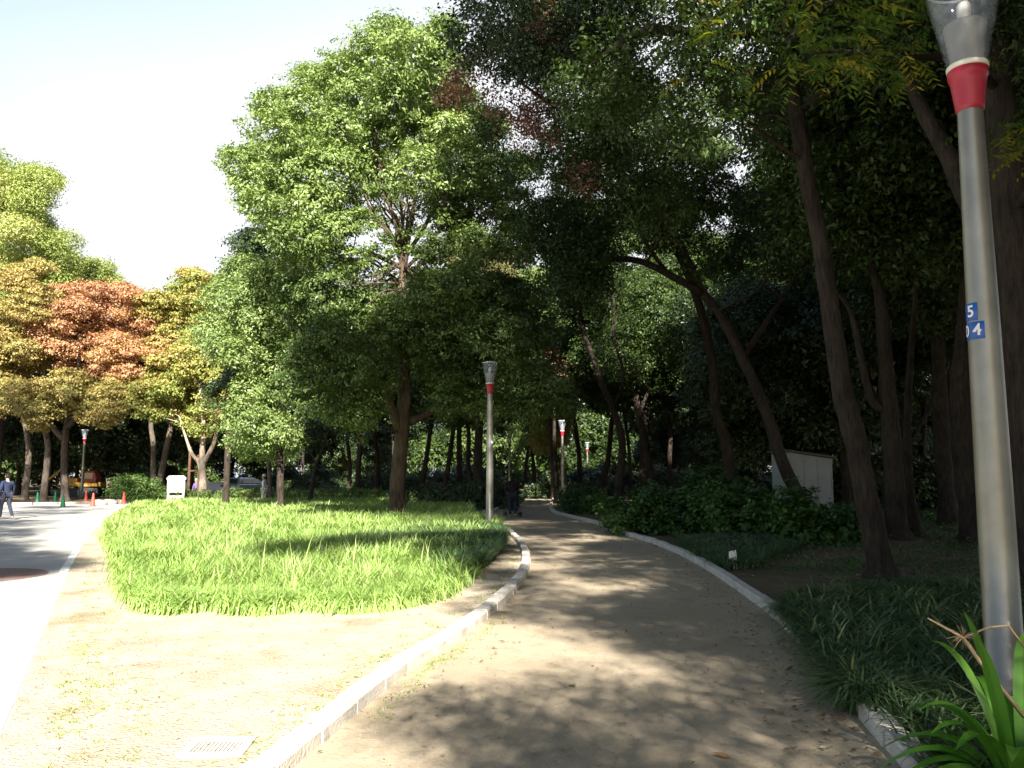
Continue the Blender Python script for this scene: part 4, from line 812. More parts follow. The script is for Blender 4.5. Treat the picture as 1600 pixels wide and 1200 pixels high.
def cl(lst, v, Yj=1.6, flat=.8, back=True):  # v carries painted light: sunlit lobes get paler leaves, shaded ones darker
    for x, y, r in lst:
        m = r / F * Yc; dy = rngc.uniform(-1, .3) * Yj
        LB.append((P(x, y, Yc + dy), (m, m * 1.1, m * flat), v + rngc.uniform(-.12, .12)))
        if back: LB.append((P(x + rngc.uniform(-20, 20), y + rngc.uniform(-15, 15), Yc + 1.6 + rngc.uniform(0, 2.6)), (m, m, m * flat), v))
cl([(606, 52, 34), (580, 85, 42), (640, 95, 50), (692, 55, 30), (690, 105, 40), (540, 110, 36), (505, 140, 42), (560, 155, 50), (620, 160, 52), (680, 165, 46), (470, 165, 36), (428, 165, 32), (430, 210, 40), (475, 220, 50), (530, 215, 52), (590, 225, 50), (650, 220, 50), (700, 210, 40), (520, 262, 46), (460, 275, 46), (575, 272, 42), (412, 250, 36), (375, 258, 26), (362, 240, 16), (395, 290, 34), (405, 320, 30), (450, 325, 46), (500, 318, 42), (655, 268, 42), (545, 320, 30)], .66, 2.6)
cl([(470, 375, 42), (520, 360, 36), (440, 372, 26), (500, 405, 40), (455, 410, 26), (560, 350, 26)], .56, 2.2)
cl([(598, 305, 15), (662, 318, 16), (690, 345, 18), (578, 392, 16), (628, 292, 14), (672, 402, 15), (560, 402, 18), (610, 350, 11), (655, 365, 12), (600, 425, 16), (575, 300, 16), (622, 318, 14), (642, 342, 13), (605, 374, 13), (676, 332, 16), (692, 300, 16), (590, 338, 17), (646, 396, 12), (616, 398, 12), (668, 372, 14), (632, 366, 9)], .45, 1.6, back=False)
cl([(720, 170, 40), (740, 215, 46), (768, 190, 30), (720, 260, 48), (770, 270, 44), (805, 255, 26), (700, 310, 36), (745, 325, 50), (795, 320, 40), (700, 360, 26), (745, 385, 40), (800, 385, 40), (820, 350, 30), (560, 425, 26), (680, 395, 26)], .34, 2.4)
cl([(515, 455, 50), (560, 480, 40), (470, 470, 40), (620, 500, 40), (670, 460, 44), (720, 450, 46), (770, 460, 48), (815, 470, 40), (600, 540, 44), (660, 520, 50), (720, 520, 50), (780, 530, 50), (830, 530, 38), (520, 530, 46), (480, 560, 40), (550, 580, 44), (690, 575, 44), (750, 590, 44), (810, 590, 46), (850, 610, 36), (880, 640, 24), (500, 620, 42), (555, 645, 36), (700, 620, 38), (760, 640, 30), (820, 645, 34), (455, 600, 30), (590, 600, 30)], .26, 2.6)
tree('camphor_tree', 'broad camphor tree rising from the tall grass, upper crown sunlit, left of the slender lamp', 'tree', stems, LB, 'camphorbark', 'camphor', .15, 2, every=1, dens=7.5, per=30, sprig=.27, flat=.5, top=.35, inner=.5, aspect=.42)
# --- pale camphor at its left
Yp = 35.0
lb = px_lobes(31, [(352, 440), (385, 412), (440, 425), (468, 470), (478, 540), (440, 620), (452, 690), (400, 705), (365, 640), (345, 580), (335, 520)], 40, (33, 38.5), (.75, 1.15), .8, (.35, .75), .45)
tree('camphor_tree', 'smaller pale green camphor between the yellow maple and the broad camphor', 'tree', [([ground_start(440, Yp), P(436, 700, Yp), P(418, 620, Yp), P(405, 540, Yp), P(400, 460, Yp)], [.16, .13, .11, .08, .03])], lb, 'bark', 'camphor_pale', .15, 3, dens=9, per=24, sprig=.3, top=.3)
lb = px_lobes(32, [(375, 385), (400, 375), (412, 405), (405, 440), (380, 440), (368, 410)], 9, (37, 39), (.5, .8), 1.0, (.2, .5), .3)
lb += px_lobes(33, [(352, 450), (420, 450), (440, 620), (350, 620)], 16, (39, 42), (.9, 1.3), .8, (.2, .5), .3)
tree('evergreen_tree', 'dark pointed evergreen top peeking over the pale green camphor', 'tree', [([ground_start(354, 39), P(362, 620, 39), P(388, 520, 39), P(390, 400, 39)], [.15, .13, .09, .03])], lb, 'bark', 'dark', .16, 4, dens=9, per=22, sprig=.3)
# --- maples and tall trees on the left
Ym = 56
def maple(label, seed, poly, n, Y, r, leaves, stems, v=(.1, .9), flat=.55, wood='barkgrey', **k):
    lb = px_lobes(seed, poly, int(n * 2.6), Y, (r[0] * .62, r[1] * .68), flat, v, .15)
    kw = dict(dens=8.5, per=20, sprig=.34, flat=.36, top=.3, up=.5, aspect=.7, droop=.1, leaf=.155, vj=.24); kw.update(k)
    lf = kw.pop('leaf')
    return tree('maple_tree', label, 'tree', stems, lb, wood, leaves, lf, seed, 'autumn maples on the left', **kw)
maple('orange red maple behind the cones, its crown rounded and rust coloured', 41, [(45, 505), (90, 462), (140, 444), (200, 448), (238, 480), (262, 540), (240, 585), (160, 592), (90, 575), (60, 555)], 46, (53, 60), (1.0, 1.7), 'orange', [([ground_start(104, 55), P(100, 720, 55), P(105, 660, 55), P(118, 600, 55), P(130, 520, 55)], [.25, .21, .19, .14, .05]), ([P(103, 690, 55), P(78, 660, 55), P(72, 620, 55), P(60, 560, 56)], [.2, .17, .13, .05]), ([P(104, 670, 55), P(128, 640, 54), P(170, 590, 54)], [.18, .13, .05])])
maple('yellow maple right of the rust coloured one, forked trunk behind the pale bush', 42, [(222, 448), (262, 470), (300, 426), (352, 428), (368, 470), (330, 540), (270, 600), (200, 600), (180, 570), (250, 545)], 48, (53, 61), (1.0, 1.6), 'yellow', [([ground_start(240, 56), P(240, 700, 56), P(236, 660, 56), P(245, 600, 56), P(270, 520, 56)], [.2, .17, .15, .11, .05]), ([P(247, 765, 56), P(262, 690, 56), P(272, 650, 56), P(285, 590, 56), P(300, 500, 57)], [.22, .18, .16, .12, .04])])
maple('yellow green maple with white lit trunk between notice board and parked car', 43, [(300, 520), (370, 470), (392, 560), (402, 640), (386, 676), (345, 662), (322, 690), (285, 655), (240, 672), (205, 610), (280, 580)], 50, (50, 57), (.8, 1.4), 'yellow', [([ground_start(318, 51), P(317, 745, 51), P(316, 710, 51), P(318, 660, 51), P(312, 600, 51)], [.28, .22, .17, .12, .06]), ([P(317, 725, 51), P(335, 690, 51), P(342, 640, 51), P(350, 560, 52)], [.15, .12, .10, .04]), ([P(315, 740, 51), P(310, 722, 51), P(297, 703, 51), P(280, 650, 51)], [.14, .12, .1, .04])], wood='barkpale', v=(.1, .6))
maple('ochre maple at the left edge with low spreading branches above the road', 44, [(-90, 430), (10, 440), (60, 410), (95, 460), (50, 520), (60, 570), (20, 610), (-90, 600)], 36, (52, 60), (1.1, 1.7), 'ochre', [([ground_start(40, 56), P(45, 700, 56), P(30, 620, 56), P(10, 520, 56)], [.22, .19, .15, .06])])
maple('olive yellow maple with low branches under the rust coloured crown', 45, [(40, 600), (110, 585), (180, 595), (200, 620), (160, 668), (115, 640), (60, 672), (20, 630), (-40, 665), (-40, 600)], 26, (50, 55), (.8, 1.3), 'ochre', [([ground_start(70, 53), P(75, 700, 53), P(68, 650, 53), P(90, 610, 53)], [.22, .18, .15, .05])], v=(.0, .4))
maple('small orange maple branch crown low beside the pale camphor', 46, [(350, 640), (400, 635), (412, 655), (370, 668)], 7, (47, 49), (.5, .8), 'orange', [([ground_start(425, 48), P(415, 700, 48), P(385, 655, 48)], [.12, .09, .03])])
lb = px_lobes(51, [(-160, 280), (-20, 215), (12, 235), (45, 268), (72, 275), (62, 330), (92, 380), (85, 420), (105, 455), (30, 520), (-160, 520)], 120, (57, 65), (1.0, 1.6), .7, (.2, .9), .3)
tree('tall_tree', 'tallest yellow green tree at the left edge above the ochre maple', 'tree', [([ground_start(-10, 61), P(0, 600, 61), P(-5, 450, 61), P(0, 300, 61)], [.45, .35, .25, .06])], lb, 'bark', 'yellowgreen', .19, 5, dens=6.5, per=22, sprig=.55, vj=.2)
lb = px_lobes(52, [(80, 420), (120, 400), (165, 428), (205, 445), (190, 480), (90, 480)], 34, (68, 74), (.8, 1.3), .7, (.4, .9), .3)
tree('tall_tree', 'light green crown showing between the tallest tree and the rust maple', 'tree', [([ground_start(150, 71), P(150, 600, 71), P(145, 450, 71)], [.35, .28, .06])], lb, 'bark', 'yellowgreen', .22, 6, dens=7, per=22, sprig=.4)
# --- tree with olive seed heads and a light green tree behind the broad camphor
lb = px_lobes(53, [(712, 410), (748, 372), (788, 395), (800, 450), (770, 500), (720, 470)], 18, (42, 47), (.8, 1.3), .8, (.2, .8), .3)
tree('tall_tree', 'olive brown crown glowing behind the broad camphor', 'tree', [([ground_start(745, 45), P(750, 600, 45), P(752, 430, 45)], [.25, .2, .05])], lb, 'bark', 'olive', .18, 7, dens=7, per=24, sprig=.32)
lb = px_lobes(54, [(795, 455), (850, 430), (868, 480), (905, 520), (905, 575), (860, 580), (820, 540)], 30, (54, 62), (1.1, 1.8), .7, (.4, .95), .3)
tree('tall_tree', 'light green sunlit tree in the gap behind the wiggly trunk', 'tree', [([ground_start(868, 58), P(862, 640, 58), P(855, 480, 58)], [.3, .24, .05])], lb, 'bark', 'camphor_pale', .22, 8, dens=6, per=24, sprig=.36)
lb = px_lobes(55, [(845, 540), (885, 540), (892, 590), (856, 600)], 6, (48, 51), (.4, .6), .8, (.4, 1.0), .3)
tree('maple_tree', 'small red leaved tree in the gap right of the broad camphor', 'tree', [([ground_start(868, 50), P(866, 680, 50), P(868, 570, 50)], [.12, .1, .03])], lb, 'bark', 'red', .15, 9, dens=5, per=14, sprig=.3)
lb = px_lobes(56, [(840, 660), (880, 650), (890, 700), (850, 710)], 12, (62, 66), (.7, 1.1), .6, (.3, .9), .3)
tree('maple_tree', 'small yellow leaved tree beyond the bend of the path', 'tree', [([ground_start(872, 64), P(868, 720, 64), P(862, 670, 64)], [.12, .1, .03])], lb, 'bark', 'yellow', .2, 10, dens=7, per=20, sprig=.32)

# --- the right-hand grove
# tall straight tree leaning over the path (near)
YB = 13.0
stB = [([ground_start(1372, YB), P(1362, 820, YB), P(1340, 700, YB), P(1318, 620, YB), P(1306, 540, YB), P(1285, 400, YB), P(1262, 280, YB), P(1240, 150, YB), P(1226, 40, YB), P(1218, -60, YB), P(1200, -200, YB)], [.20, .18, .168, .165, .146, .135, .128, .122, .115, .10, .06]),
       ([P(1228, 60, YB), P(1180, 52, 12.8), P(1120, 52, 12.6), P(1060, 50, 12.4), P(1010, 47, 12.3), P(965, 70, 12.2), P(905, 120, 12.2)], [.13, .09, .085, .08, .07, .055, .02]),
       ([P(1230, 70, YB), P(1290, 10, 12.6), P(1340, -60, 12.2), P(1400, -200, 12)], [.1, .08, .06, .03]),
       ([P(1225, 0, YB), P(1150, -90, 13), P(1060, -200, 13)], [.1, .07, .03])]
lb = px_lobes(61, [(990, -330), (1600, -330), (1600, 20), (1420, 70), (1290, 110), (1150, 40), (1000, 30), (960, -60)], 56, (10.5, 17), (.6, 1.05), .75, (.2, .6), .4)
lb += ball_lobes(161, (6.2, 13, 16), (4, 5, 4), 40, (.9, 1.3))
lb += px_lobes(62, [(880, 90), (960, 70), (1120, 80), (1210, 100), (1200, 210), (1100, 250), (1000, 200), (930, 190)], 22, (11.5, 16), (.45, .75), .7, (.2, .7), .35)
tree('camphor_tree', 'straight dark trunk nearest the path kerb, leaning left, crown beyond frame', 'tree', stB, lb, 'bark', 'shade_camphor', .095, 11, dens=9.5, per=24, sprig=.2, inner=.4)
# leaning tree with the fork
YA = 26.0
stA = [([ground_start(1268, YA), P(1250, 780, YA), P(1222, 720, YA), P(1196, 640, YA), P(1160, 560, YA), P(1128, 495, YA), P(1096, 455, YA), P(1072, 400, 25.6), P(1040, 345, 25.2), P(1000, 295, 25), P(955, 255, 24.8), P(930, 235, 24.6)], [.24, .21, .19, .18, .165, .15, .14, .105, .095, .08, .055, .03]),
       ([P(1098, 458, YA), P(1050, 432, 25.4), P(1000, 408, 25), P(950, 405, 24.8), P(910, 410, 24.6), P(875, 440, 24.4)], [.13, .11, .10, .08, .06, .02]),
       ([P(1045, 430, 25.4), P(1010, 380, 25.2), P(985, 320, 25), P(970, 260, 25)], [.07, .06, .05, .02]),
       ([P(1160, 560, YA), P(1200, 500, 26.6), P(1240, 440, 27), P(1280, 380, 27)], [.10, .08, .06, .03])]
lb = px_lobes(63, [(880, 130), (960, 130), (1080, 190), (1180, 260), (1260, 330), (1230, 430), (1130, 430), (1040, 400), (960, 330), (890, 330), (850, 260)], 52, (22.5, 30), (.8, 1.3), .7, (.2, .75), .5)
lb += px_lobes(64, [(830, 330), (900, 330), (960, 360), (960, 440), (900, 470), (850, 440)], 16, (24, 27), (.6, 1.0), .7, (.05, .35), .35)
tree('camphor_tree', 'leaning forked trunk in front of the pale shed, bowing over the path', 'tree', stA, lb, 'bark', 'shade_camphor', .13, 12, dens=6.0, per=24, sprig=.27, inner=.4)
# red-tinged tree hanging in from the right
YR = 22.0
stR = [([ground_start(1142, YR + 9), P(1136, 700, YR + 9), P(1118, 640, YR + 8.5), P(1112, 560, YR + 8), P(1080, 440, YR + 6), P(1010, 300, YR + 4), P(940, 215, YR + 2), P(885, 178, YR)], [.24, .21, .17, .16, .14, .11, .09, .06]),
       ([P(885, 178, YR), P(850, 155, YR), P(815, 130, YR), P(770, 95, YR)], [.06, .05, .035, .01]),
       ([P(870, 168, YR), P(830, 175, YR), P(780, 150, YR)], [.04, .025, .01]),
       ([P(985, 255, YR + 3), P(950, 120, YR + 1), P(890, 20, YR), P(860, -80, YR)], [.09, .07, .05, .02])]
lb = px_lobes(65, [(722, -160), (1000, -160), (1000, 40), (930, 110), (880, 150), (800, 95), (745, 60), (720, 20)], 46, (19, 25), (.7, 1.1), .75, (.05, .45), .45)
lb2 = px_lobes(66, [(690, 120), (730, 90), (800, 110), (850, 160), (868, 220), (850, 250), (790, 190), (700, 185)], 24, (20.5, 23), (.35, .6), .6, (.2, .8), .3)
lb2 += px_lobes(67, [(820, 10), (880, 0), (890, 60), (840, 70)], 6, (19, 21), (.35, .5), .6, (.2, .8), .3)
lb2 += px_lobes(68, [(890, 265), (930, 260), (935, 300), (900, 310)], 5, (21, 23), (.3, .45), .6, (.2, .8), .3)
tree('camphor_tree', 'tall dark tree rising behind the hydrangea bank, reddish leaves beside the broad camphor top', 'tree', stR, lb, 'bark', 'dark', .125, 13, dens=8.5, per=24, sprig=.27, inner=.4, extra=[(lb2, 'red', .11, dict(dens=5.0, per=13, sprig=.26, inner=.3))])
# thin wiggly trunks by the path
def thin(label, seed, main, Y, r0, poly, n, Yr, r, leaves='shade_camphor', extra_stems=(), leaf=.15, **k):
    pts = [ground_start(main[0][0], Y)] + pw(main[1:], Y); kk = len(pts)
    st = [(pts, [r0 * (1 - .8 * i / (kk - 1)) for i in range(kk)])] + [(pw(l, Y), [r0 * .5 * (1 - .7 * i / (len(l) - 1)) for i in range(len(l))]) for l in extra_stems]
    kw = dict(dens=7, per=22, sprig=.3); kw.update(k)
    return tree('slender_tree', label, 'tree', st, px_lobes(seed, poly, n, Yr, r, .7, (.15, .7), .3), 'bark', leaves, leaf, seed, 'slender trees in the grove', **kw)
thin('wiggly slender trunk with sunlit foot right of the small bush', 71, [(960, 0), (966, 760), (972, 690), (958, 640), (938, 595), (925, 555), (906, 505), (908, 475), (897, 440), (880, 415)], 36, .19, [(860, 300), (930, 330), (960, 430), (930, 480), (870, 450)], 14, (33, 38), (.8, 1.2), extra_stems=[[(958, 640), (975, 590), (960, 530), (955, 460)]])
thin('curving slender trunk just right of the wiggly one', 72, [(1022, 0), (1014, 720), (998, 650), (992, 600), (985, 560), (965, 525), (960, 480), (956, 440)], 41, .19, [(930, 430), (1050, 440), (1090, 560), (1020, 620), (960, 560)], 26, (38, 46), (.9, 1.4), extra_stems=[[(998, 650), (1020, 590), (1040, 520)]])
thin('dark trunk standing close behind the right side of the shed', 73, [(1322, 0), (1318, 690), (1310, 620), (1300, 540), (1280, 430)], 33, .2, [(1080, 440), (1200, 450), (1260, 560), (1240, 660), (1130, 650), (1080, 560)], 34, (32, 40), (.9, 1.4), 'dark')
thin('thick trunk with bright flecks right of the nearest straight trunk', 74, [(1397, 0), (1394, 700), (1386, 600), (1380, 520), (1372, 450), (1352, 380), (1342, 280)], 21, .27, [(1280, 120), (1460, 100), (1500, 260), (1420, 380), (1300, 360)], 34, (19, 26), (.7, 1.1), extra_stems=[[(1390, 640), (1360, 620), (1330, 490), (1300, 450)]], leaf=.12)
thin('pale spotted trunk between the thick trunk and the near lamp', 75, [(1428, 0), (1420, 760), (1418, 660), (1424, 540), (1432, 420), (1426, 300)], 22, .15, [(1380, 150), (1520, 160), (1540, 330), (1440, 420), (1380, 330)], 26, (21, 28), (.7, 1.1), extra_stems=[[(1418, 700), (1440, 660), (1460, 620), (1475, 560)]], leaf=.12)
thin('dark trunk in front of the white building beside the near lamp', 76, [(1494, 0), (1494, 700), (1498, 620), (1505, 520), (1500, 400)], 30, .24, [(1430, 420), (1560, 380), (1640, 460), (1620, 540), (1500, 560), (1430, 540)], 26, (28, 35), (.8, 1.2), 'dark')
thin('pale small trunk leaning at the edge of the tall grass', 77, [(484, 0), (492, 735), (505, 700), (520, 650)], 44, .14, [(470, 600), (560, 600), (580, 680), (480, 690)], 12, (43, 48), (.7, 1.1), 'dark')
# big trunk at the right edge: wingnut with hanging compound leaves
YC = 10.5
stC = [([ground_start(1640, YC), P(1618, 760, YC), P(1600, 560, YC), P(1588, 380, YC), P(1568, 240, YC), P(1556, 100, YC), P(1550, -60, YC)], [.36, .31, .28, .26, .24, .20, .14]),
       ([P(1600, 560, YC), P(1540, 380, 10.8), P(1490, 260, 11.2), P(1440, 170, 11.5), P(1390, 60, 12)], [.18, .16, .13, .10, .05]),
       ([P(1560, 140, YC), P(1500, 95, 9.5), P(1420, 90, 8.2), P(1330, 80, 7.2), P(1250, 85, 6.6)], [.06, .04, .028, .016, .006]),
       ([P(1556, 60, YC), P(1480, 0, 9), P(1380, -10, 7.6), P(1260, 10, 7)], [.06, .04, .02, .006]),
       ([P(1585, 330, YC), P(1640, 250, 9), P(1620, 210, 7.6), P(1580, 200, 7)], [.06, .04, .02, .006])]
lb = px_lobes(81, [(1440, -300), (1760, -300), (1760, 420), (1640, 420), (1600, 100), (1500, 20)], 34, (9.5, 14), (.5, .9), .7, (.1, .5), .4)
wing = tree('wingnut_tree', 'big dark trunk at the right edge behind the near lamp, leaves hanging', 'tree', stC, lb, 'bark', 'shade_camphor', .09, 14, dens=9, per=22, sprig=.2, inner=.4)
def fronds(seed, spots, o0):
    """compound leaves: a drooping rib with paired leaflets"""
    rg = random.Random(seed); Q, V = [], []
    for s0, az, L, n, v in spots:
        d = Vector((math.cos(az), math.sin(az), 0)); side = Vector((-d.y, d.x, 0)); tilt = rg.uniform(-.25, .25)
        for i in range(1, n + 1):
            t = i / n; c = s0 + d * L * t + Vector((0, 0, -L * (.08 * t + .42 * t * t)))
            for sg in (-1, 1):
                a = (side * sg + d * .55 + Vector((0, 0, -.55 + tilt * sg + rg.uniform(-.2, .2)))).normalized(); l = L * .34 * rg.uniform(.75, 1.1) * (1 - .35 * abs(t - .55)); b_ = a.cross(Vector((0, 0, 1)) + d * rg.uniform(-.3, .3)).normalized() * l * .17
                Q += [c, c + a * l * .45 + b_, c + a * l, c + a * l * .45 - b_]; V.append(v + rg.gauss(0, .12))
    return np.array([tuple(p - o0) for p in Q]), np.array(V)
rg = random.Random(6); spots = []
for line in (stC[2][0], stC[3][0], stC[4][0]):
    pts = smooth(line, 8); m = len(pts)
    for i in range(m // 3, m):
        for k in range(4):
            spots.append((pts[i] + Vector((rg.gauss(0, .16), rg.gauss(0, .2), rg.gauss(0, .12))), rg.uniform(0, 6.3), rg.uniform(.22, .36), rg.randint(5, 8), rg.choice((.15, .25, .3, .45, .85))))
for k in range(60):
    spots.append((P(rg.uniform(1060, 1330), rg.uniform(-20, 130), rg.uniform(7.5, 10)), rg.uniform(0, 6.3), rg.uniform(.22, .34), rg.randint(5, 8), rg.choice((.2, .3, .4, .75))))
q, v = fronds(7, spots, wing.location); mesh_fast('foliage', q, 4, v, 'wing', wing)

# --- trees beside and behind the camera whose shade lies on the path and the road
def shade_tree(label, seed, root, top, targets, n, hh, r, leaf=.11, **k):
    rg = random.Random(seed); lb = []; tries = 0
    while len(lb) < n and tries < 20000:
        tries += 1; poly = targets[tries % len(targets)]; xs, ys = [p[0] for p in poly], [p[1] for p in poly]
        x, y = rg.uniform(min(xs), max(xs)), rg.uniform(min(ys), max(ys))
        if not inpoly(x, y, [(k[0], k[1]) for k in poly]): continue
        z0 = rg.uniform(*poly[0][2:4]) if len(poly[0]) == 4 else 0.0
        h = rg.uniform(*hh); c = caster(x, y, max(3.0, h - z0)); c.z += z0; q = proj(c)
        if q and -140 < q[0] < 1740 and -110 < q[1]: continue
        rr = rg.uniform(*r); lb.append((c, (rr, rr, rr * .7), rg.uniform(.2, .7)))
    st = [([Vector(root), Vector(root).lerp(Vector(top), .5) + Vector((.3, .2, 0)), Vector(top)], [.28, .2, .06])]
    kw = dict(dens=7, per=20, sprig=.24, inner=.4); kw.update(k)
    return tree('camphor_tree', label, 'tree', st, lb, 'bark', 'shade_camphor', leaf, seed, None, 1.0, 2, **kw)
shade_tree('leafy tree beside the path near the viewer, throwing dappled shade', 91, (7.5, -4.5, 0), (5, -5, 12), [[(.1, 3.2), (6.5, 3.2), (6.5, 6.6), (-.15, 6.5), (-.55, 5.6)], [(2.7, 5.3, .8, 4.4), (3.6, 5.3), (3.6, 5.5), (2.7, 5.5)], [(.1, 3.2), (6.5, 3.2), (6.5, 6.6), (-.15, 6.5), (-.55, 5.6)]], 520, (5.5, 9.5), (.26, .46), leaf=.09, dens=4.6, sprig=.3)
shade_tree('second leafy tree beside the path, shading its middle', 92, (8.2, -1.5, 0), (5, -2, 13), [[(.9, 6.6), (8, 6.6), (8, 14), (-.3, 13.5), (-.2, 9.6), (.7, 9.2)]], 88, (8, 13), (.5, .85))
shade_tree('third leafy tree overhead whose shade lies across the tall grass', 93, (8.5, 4.0, 0), (4.3, 3.5, 15), [[(-.6, 15), (-1.5, 19), (-3.3, 18.4), (-5.2, 15.4), (-3.8, 15), (-2.4, 16.2)], [(-.8, 13.2), (6, 13.2), (6, 24), (-.6, 24)]], 84, (9, 13), (.55, .9))
shade_tree('tallest leafy tree overhead, shading the lower half of the broad camphor', 96, (8.8, 9.0, 0), (3.5, 9, 19), [[(-4.6, 28, 1.0, 8.0), (3.5, 28), (3.5, 31), (-4.6, 31)], [(-7.0, 28, 0.5, 5.5), (-3.5, 28), (-3.5, 31), (-7.0, 31)], [(-3, 24), (6, 24), (6, 34), (-5, 34)]], 210, (13.5, 21), (.8, 1.25))
shade_tree('tree outside the left edge whose shade stripes the road', 94, (-16.5, 4.0, 0), (-14.5, 5, 16), [[(-17, 17.5), (-11.2, 18.5), (-14, 26), (-18, 32), (-25, 33)], [(-10.5, 13.2), (-7.6, 13.8), (-10.8, 18.5), (-13.5, 18)]], 120, (9, 18), (.7, 1.1))
shade_tree('second tall tree outside the left edge near the road', 95, (-20, 14, 0), (-20, 14, 20), [[(-29, 33), (-19, 33), (-20, 43), (-33, 48)], [(-34, 46), (-16, 49), (-16, 56), (-34, 56)], [(-34, 50, 0, 6), (-17, 50), (-17, 57), (-34, 57)]], 100, (13, 24), (1.0, 1.6), dens=5)
# --- generic trees to copy through the grove
def generic(name, label, seed, H, clear, R, n, r, wood, leaves, leaf, loc, r0=.2, flat=.7, lean=.4, group=None, **k):
    rg = random.Random(seed); hz = (H - clear) / 2; c = (0, 0, clear + hz)
    pts = [Vector((0, 0, 0))]; a = rg.uniform(0, 6.3)
    for i in range(1, 6): pts.append(Vector((math.cos(a) * lean * (i / 5) ** 1.3 + rg.gauss(0, .12), math.sin(a) * lean * (i / 5) ** 1.3 + rg.gauss(0, .12), H * .85 * i / 5)))
    st = [(pts, [r0, r0 * .85, r0 * .72, r0 * .55, r0 * .36, r0 * .12])]
    k0 = pts[2]; st.append(([k0, k0 + Vector((rg.uniform(-1, 1), rg.uniform(-1, 1), H * .16)), k0 + Vector((rg.uniform(-1.8, 1.8), rg.uniform(-1.8, 1.8), H * .36))], [r0 * .5, r0 * .38, r0 * .1]))
    lb = ball_lobes(seed, c, (R, R, hz), n, r, flat, shell=.25)
    kw = dict(dens=4.5, per=20, sprig=.42, inner=.4); kw.update(k)
    t = tree(name, label, 'tree', st, lb, wood, leaves, leaf, seed, group, 1.0, 2, root=(0, 0, 0), **kw); t.location = loc
    return t
def gx(x, Y): return Vector((P(x, 745, Y).x, Y, 0))
GR1 = 'evergreens standing behind the autumn maples'
ga = generic('evergreen_tree', 'dark evergreen behind the ochre maple, first of the row from the left', 101, 13, 1.6, 3.6, 42, (1.0, 1.6), 'bark', 'dark', .3, gx(-60, 72), .25, group=GR1)
gb = generic('evergreen_tree', 'evergreen with higher crown behind the forked maple', 102, 15, 3.2, 3.4, 40, (1.0, 1.6), 'bark', 'dark', .3, gx(30, 76), .22, group=GR1)
gc_ = generic('slender_tree', 'tall thin evergreen trunk behind the pram path, first of the deep row', 103, 16, 5.5, 3.0, 30, (1.0, 1.6), 'bark', 'dark', .28, gx(560, 52), .19, lean=1.6, group='slender trees in the grove')
gd = generic('slender_tree', 'crooked thin trunk beside it in the deep row', 104, 14, 4.5, 2.8, 28, (.9, 1.4), 'bark', 'shade_camphor', .26, gx(690, 48), .17, lean=2.4, group='slender trees in the grove')
row = [(75, 70, 'behind the tracked machine, crown reaching low'), (120, 78, 'straight behind the rust coloured maple'), (165, 71, 'dark crown right behind the red cones'), (205, 76, 'behind the pale bush, crown down to its top'), (255, 80, 'behind the twin trunks of the yellow maple'), (300, 70, 'behind the timber tree prop'), (365, 84, 'above the parked car, far back'), (-110, 62, 'just outside the left edge')]
for i, (x, Y, lab) in enumerate(row):
    dup((ga, gb)[i % 2], gx(x, Y), i * 1.3, .85 + .06 * (i % 4), 'dark evergreen ' + lab, GR1)
deep = [(440, 62, 'left of the broad camphor, above the sunlit hedge'), (545, 58, 'between the pale leaning trunk and the broad camphor'), (590, 66, 'tucked behind the left side of the broad trunk'), (655, 56, 'showing just right of the broad camphor trunk'), (718, 60, 'halfway between broad trunk and slender lamp'), (742, 46, 'immediately left of the slender lamp post'), (822, 74, 'thick and dark at the far end of the path'), (835, 68, 'black trunk at the end of the path, second of a pair'), (905, 62, 'behind the small rounded bush'), (938, 55, 'just left of the wiggly trunk'), (985, 66, 'between the two wiggly trunks, farther back'), (1055, 52, 'right of the curving slender trunk'), (1085, 64, 'far behind the hydrangea bank'), (1170, 48, 'between dark trunk and leaning trunk'), (1215, 60, 'far behind the shed, left side'), (1300, 46, 'right behind the shed'), (1350, 40, 'in the dark gap right of the shed'), (1450, 44, 'left of the trunk before the white building'), (1545, 40, 'right behind the near lamp post'), (1590, 36, 'at the right frame edge behind the big trunk'), (770, 88, 'deep behind the person with the stroller'), (860, 96, 'farthest thin trunk seen along the path'), (615, 84, 'far behind the broad camphor trunk'), (480, 90, 'far behind the pale leaning trunk')]
for i, (x, Y, lab) in enumerate(deep):
    dup((gc_, gd)[i % 2], gx(x, Y), i * 2.1, .9 + .07 * (i % 5), 'slender dark trunk ' + lab, 'slender trees in the grove')
# evergreen understorey: dark low crowns filling the shade on the right
under = [(1180, 36, 'low dark crown behind the hydrangea bank'), (1265, 40, 'low dark crown over the shed roof'), (1330, 34, 'low dark crown right of the shed'), (1450, 52, 'low dark crown before the white building'), (1130, 55, 'low dark crown deep behind the dark trunk'), (1040, 75, 'low dark crown far behind the curving trunk'), (1390, 60, 'low dark crown far right of the shed')]
for i, (x, Y, lab) in enumerate(under):
    dup(ga, gx(x, Y), i * 1.9, .62 + .08 * (i % 3), lab.replace('crown', 'evergreen crown'), 'low evergreens in the right grove')
fill = [(420, 88, 'left of the broad camphor'), (500, 96, 'behind the pale leaning trunk'), (575, 92, 'seen just left of the broad trunk'), (1075, 88, 'deep behind the hydrangea bank'), (1160, 80, 'deep behind the dark trunk'), (1240, 72, 'deep behind the shed')]
for i, (x, Y, lab) in enumerate(fill):
    dup((ga, gb)[i % 3 == 2], gx(x, Y), i * 2.3, .8 + .07 * (i % 4), 'far dark evergreen ' + lab, 'far evergreens closing the grove')
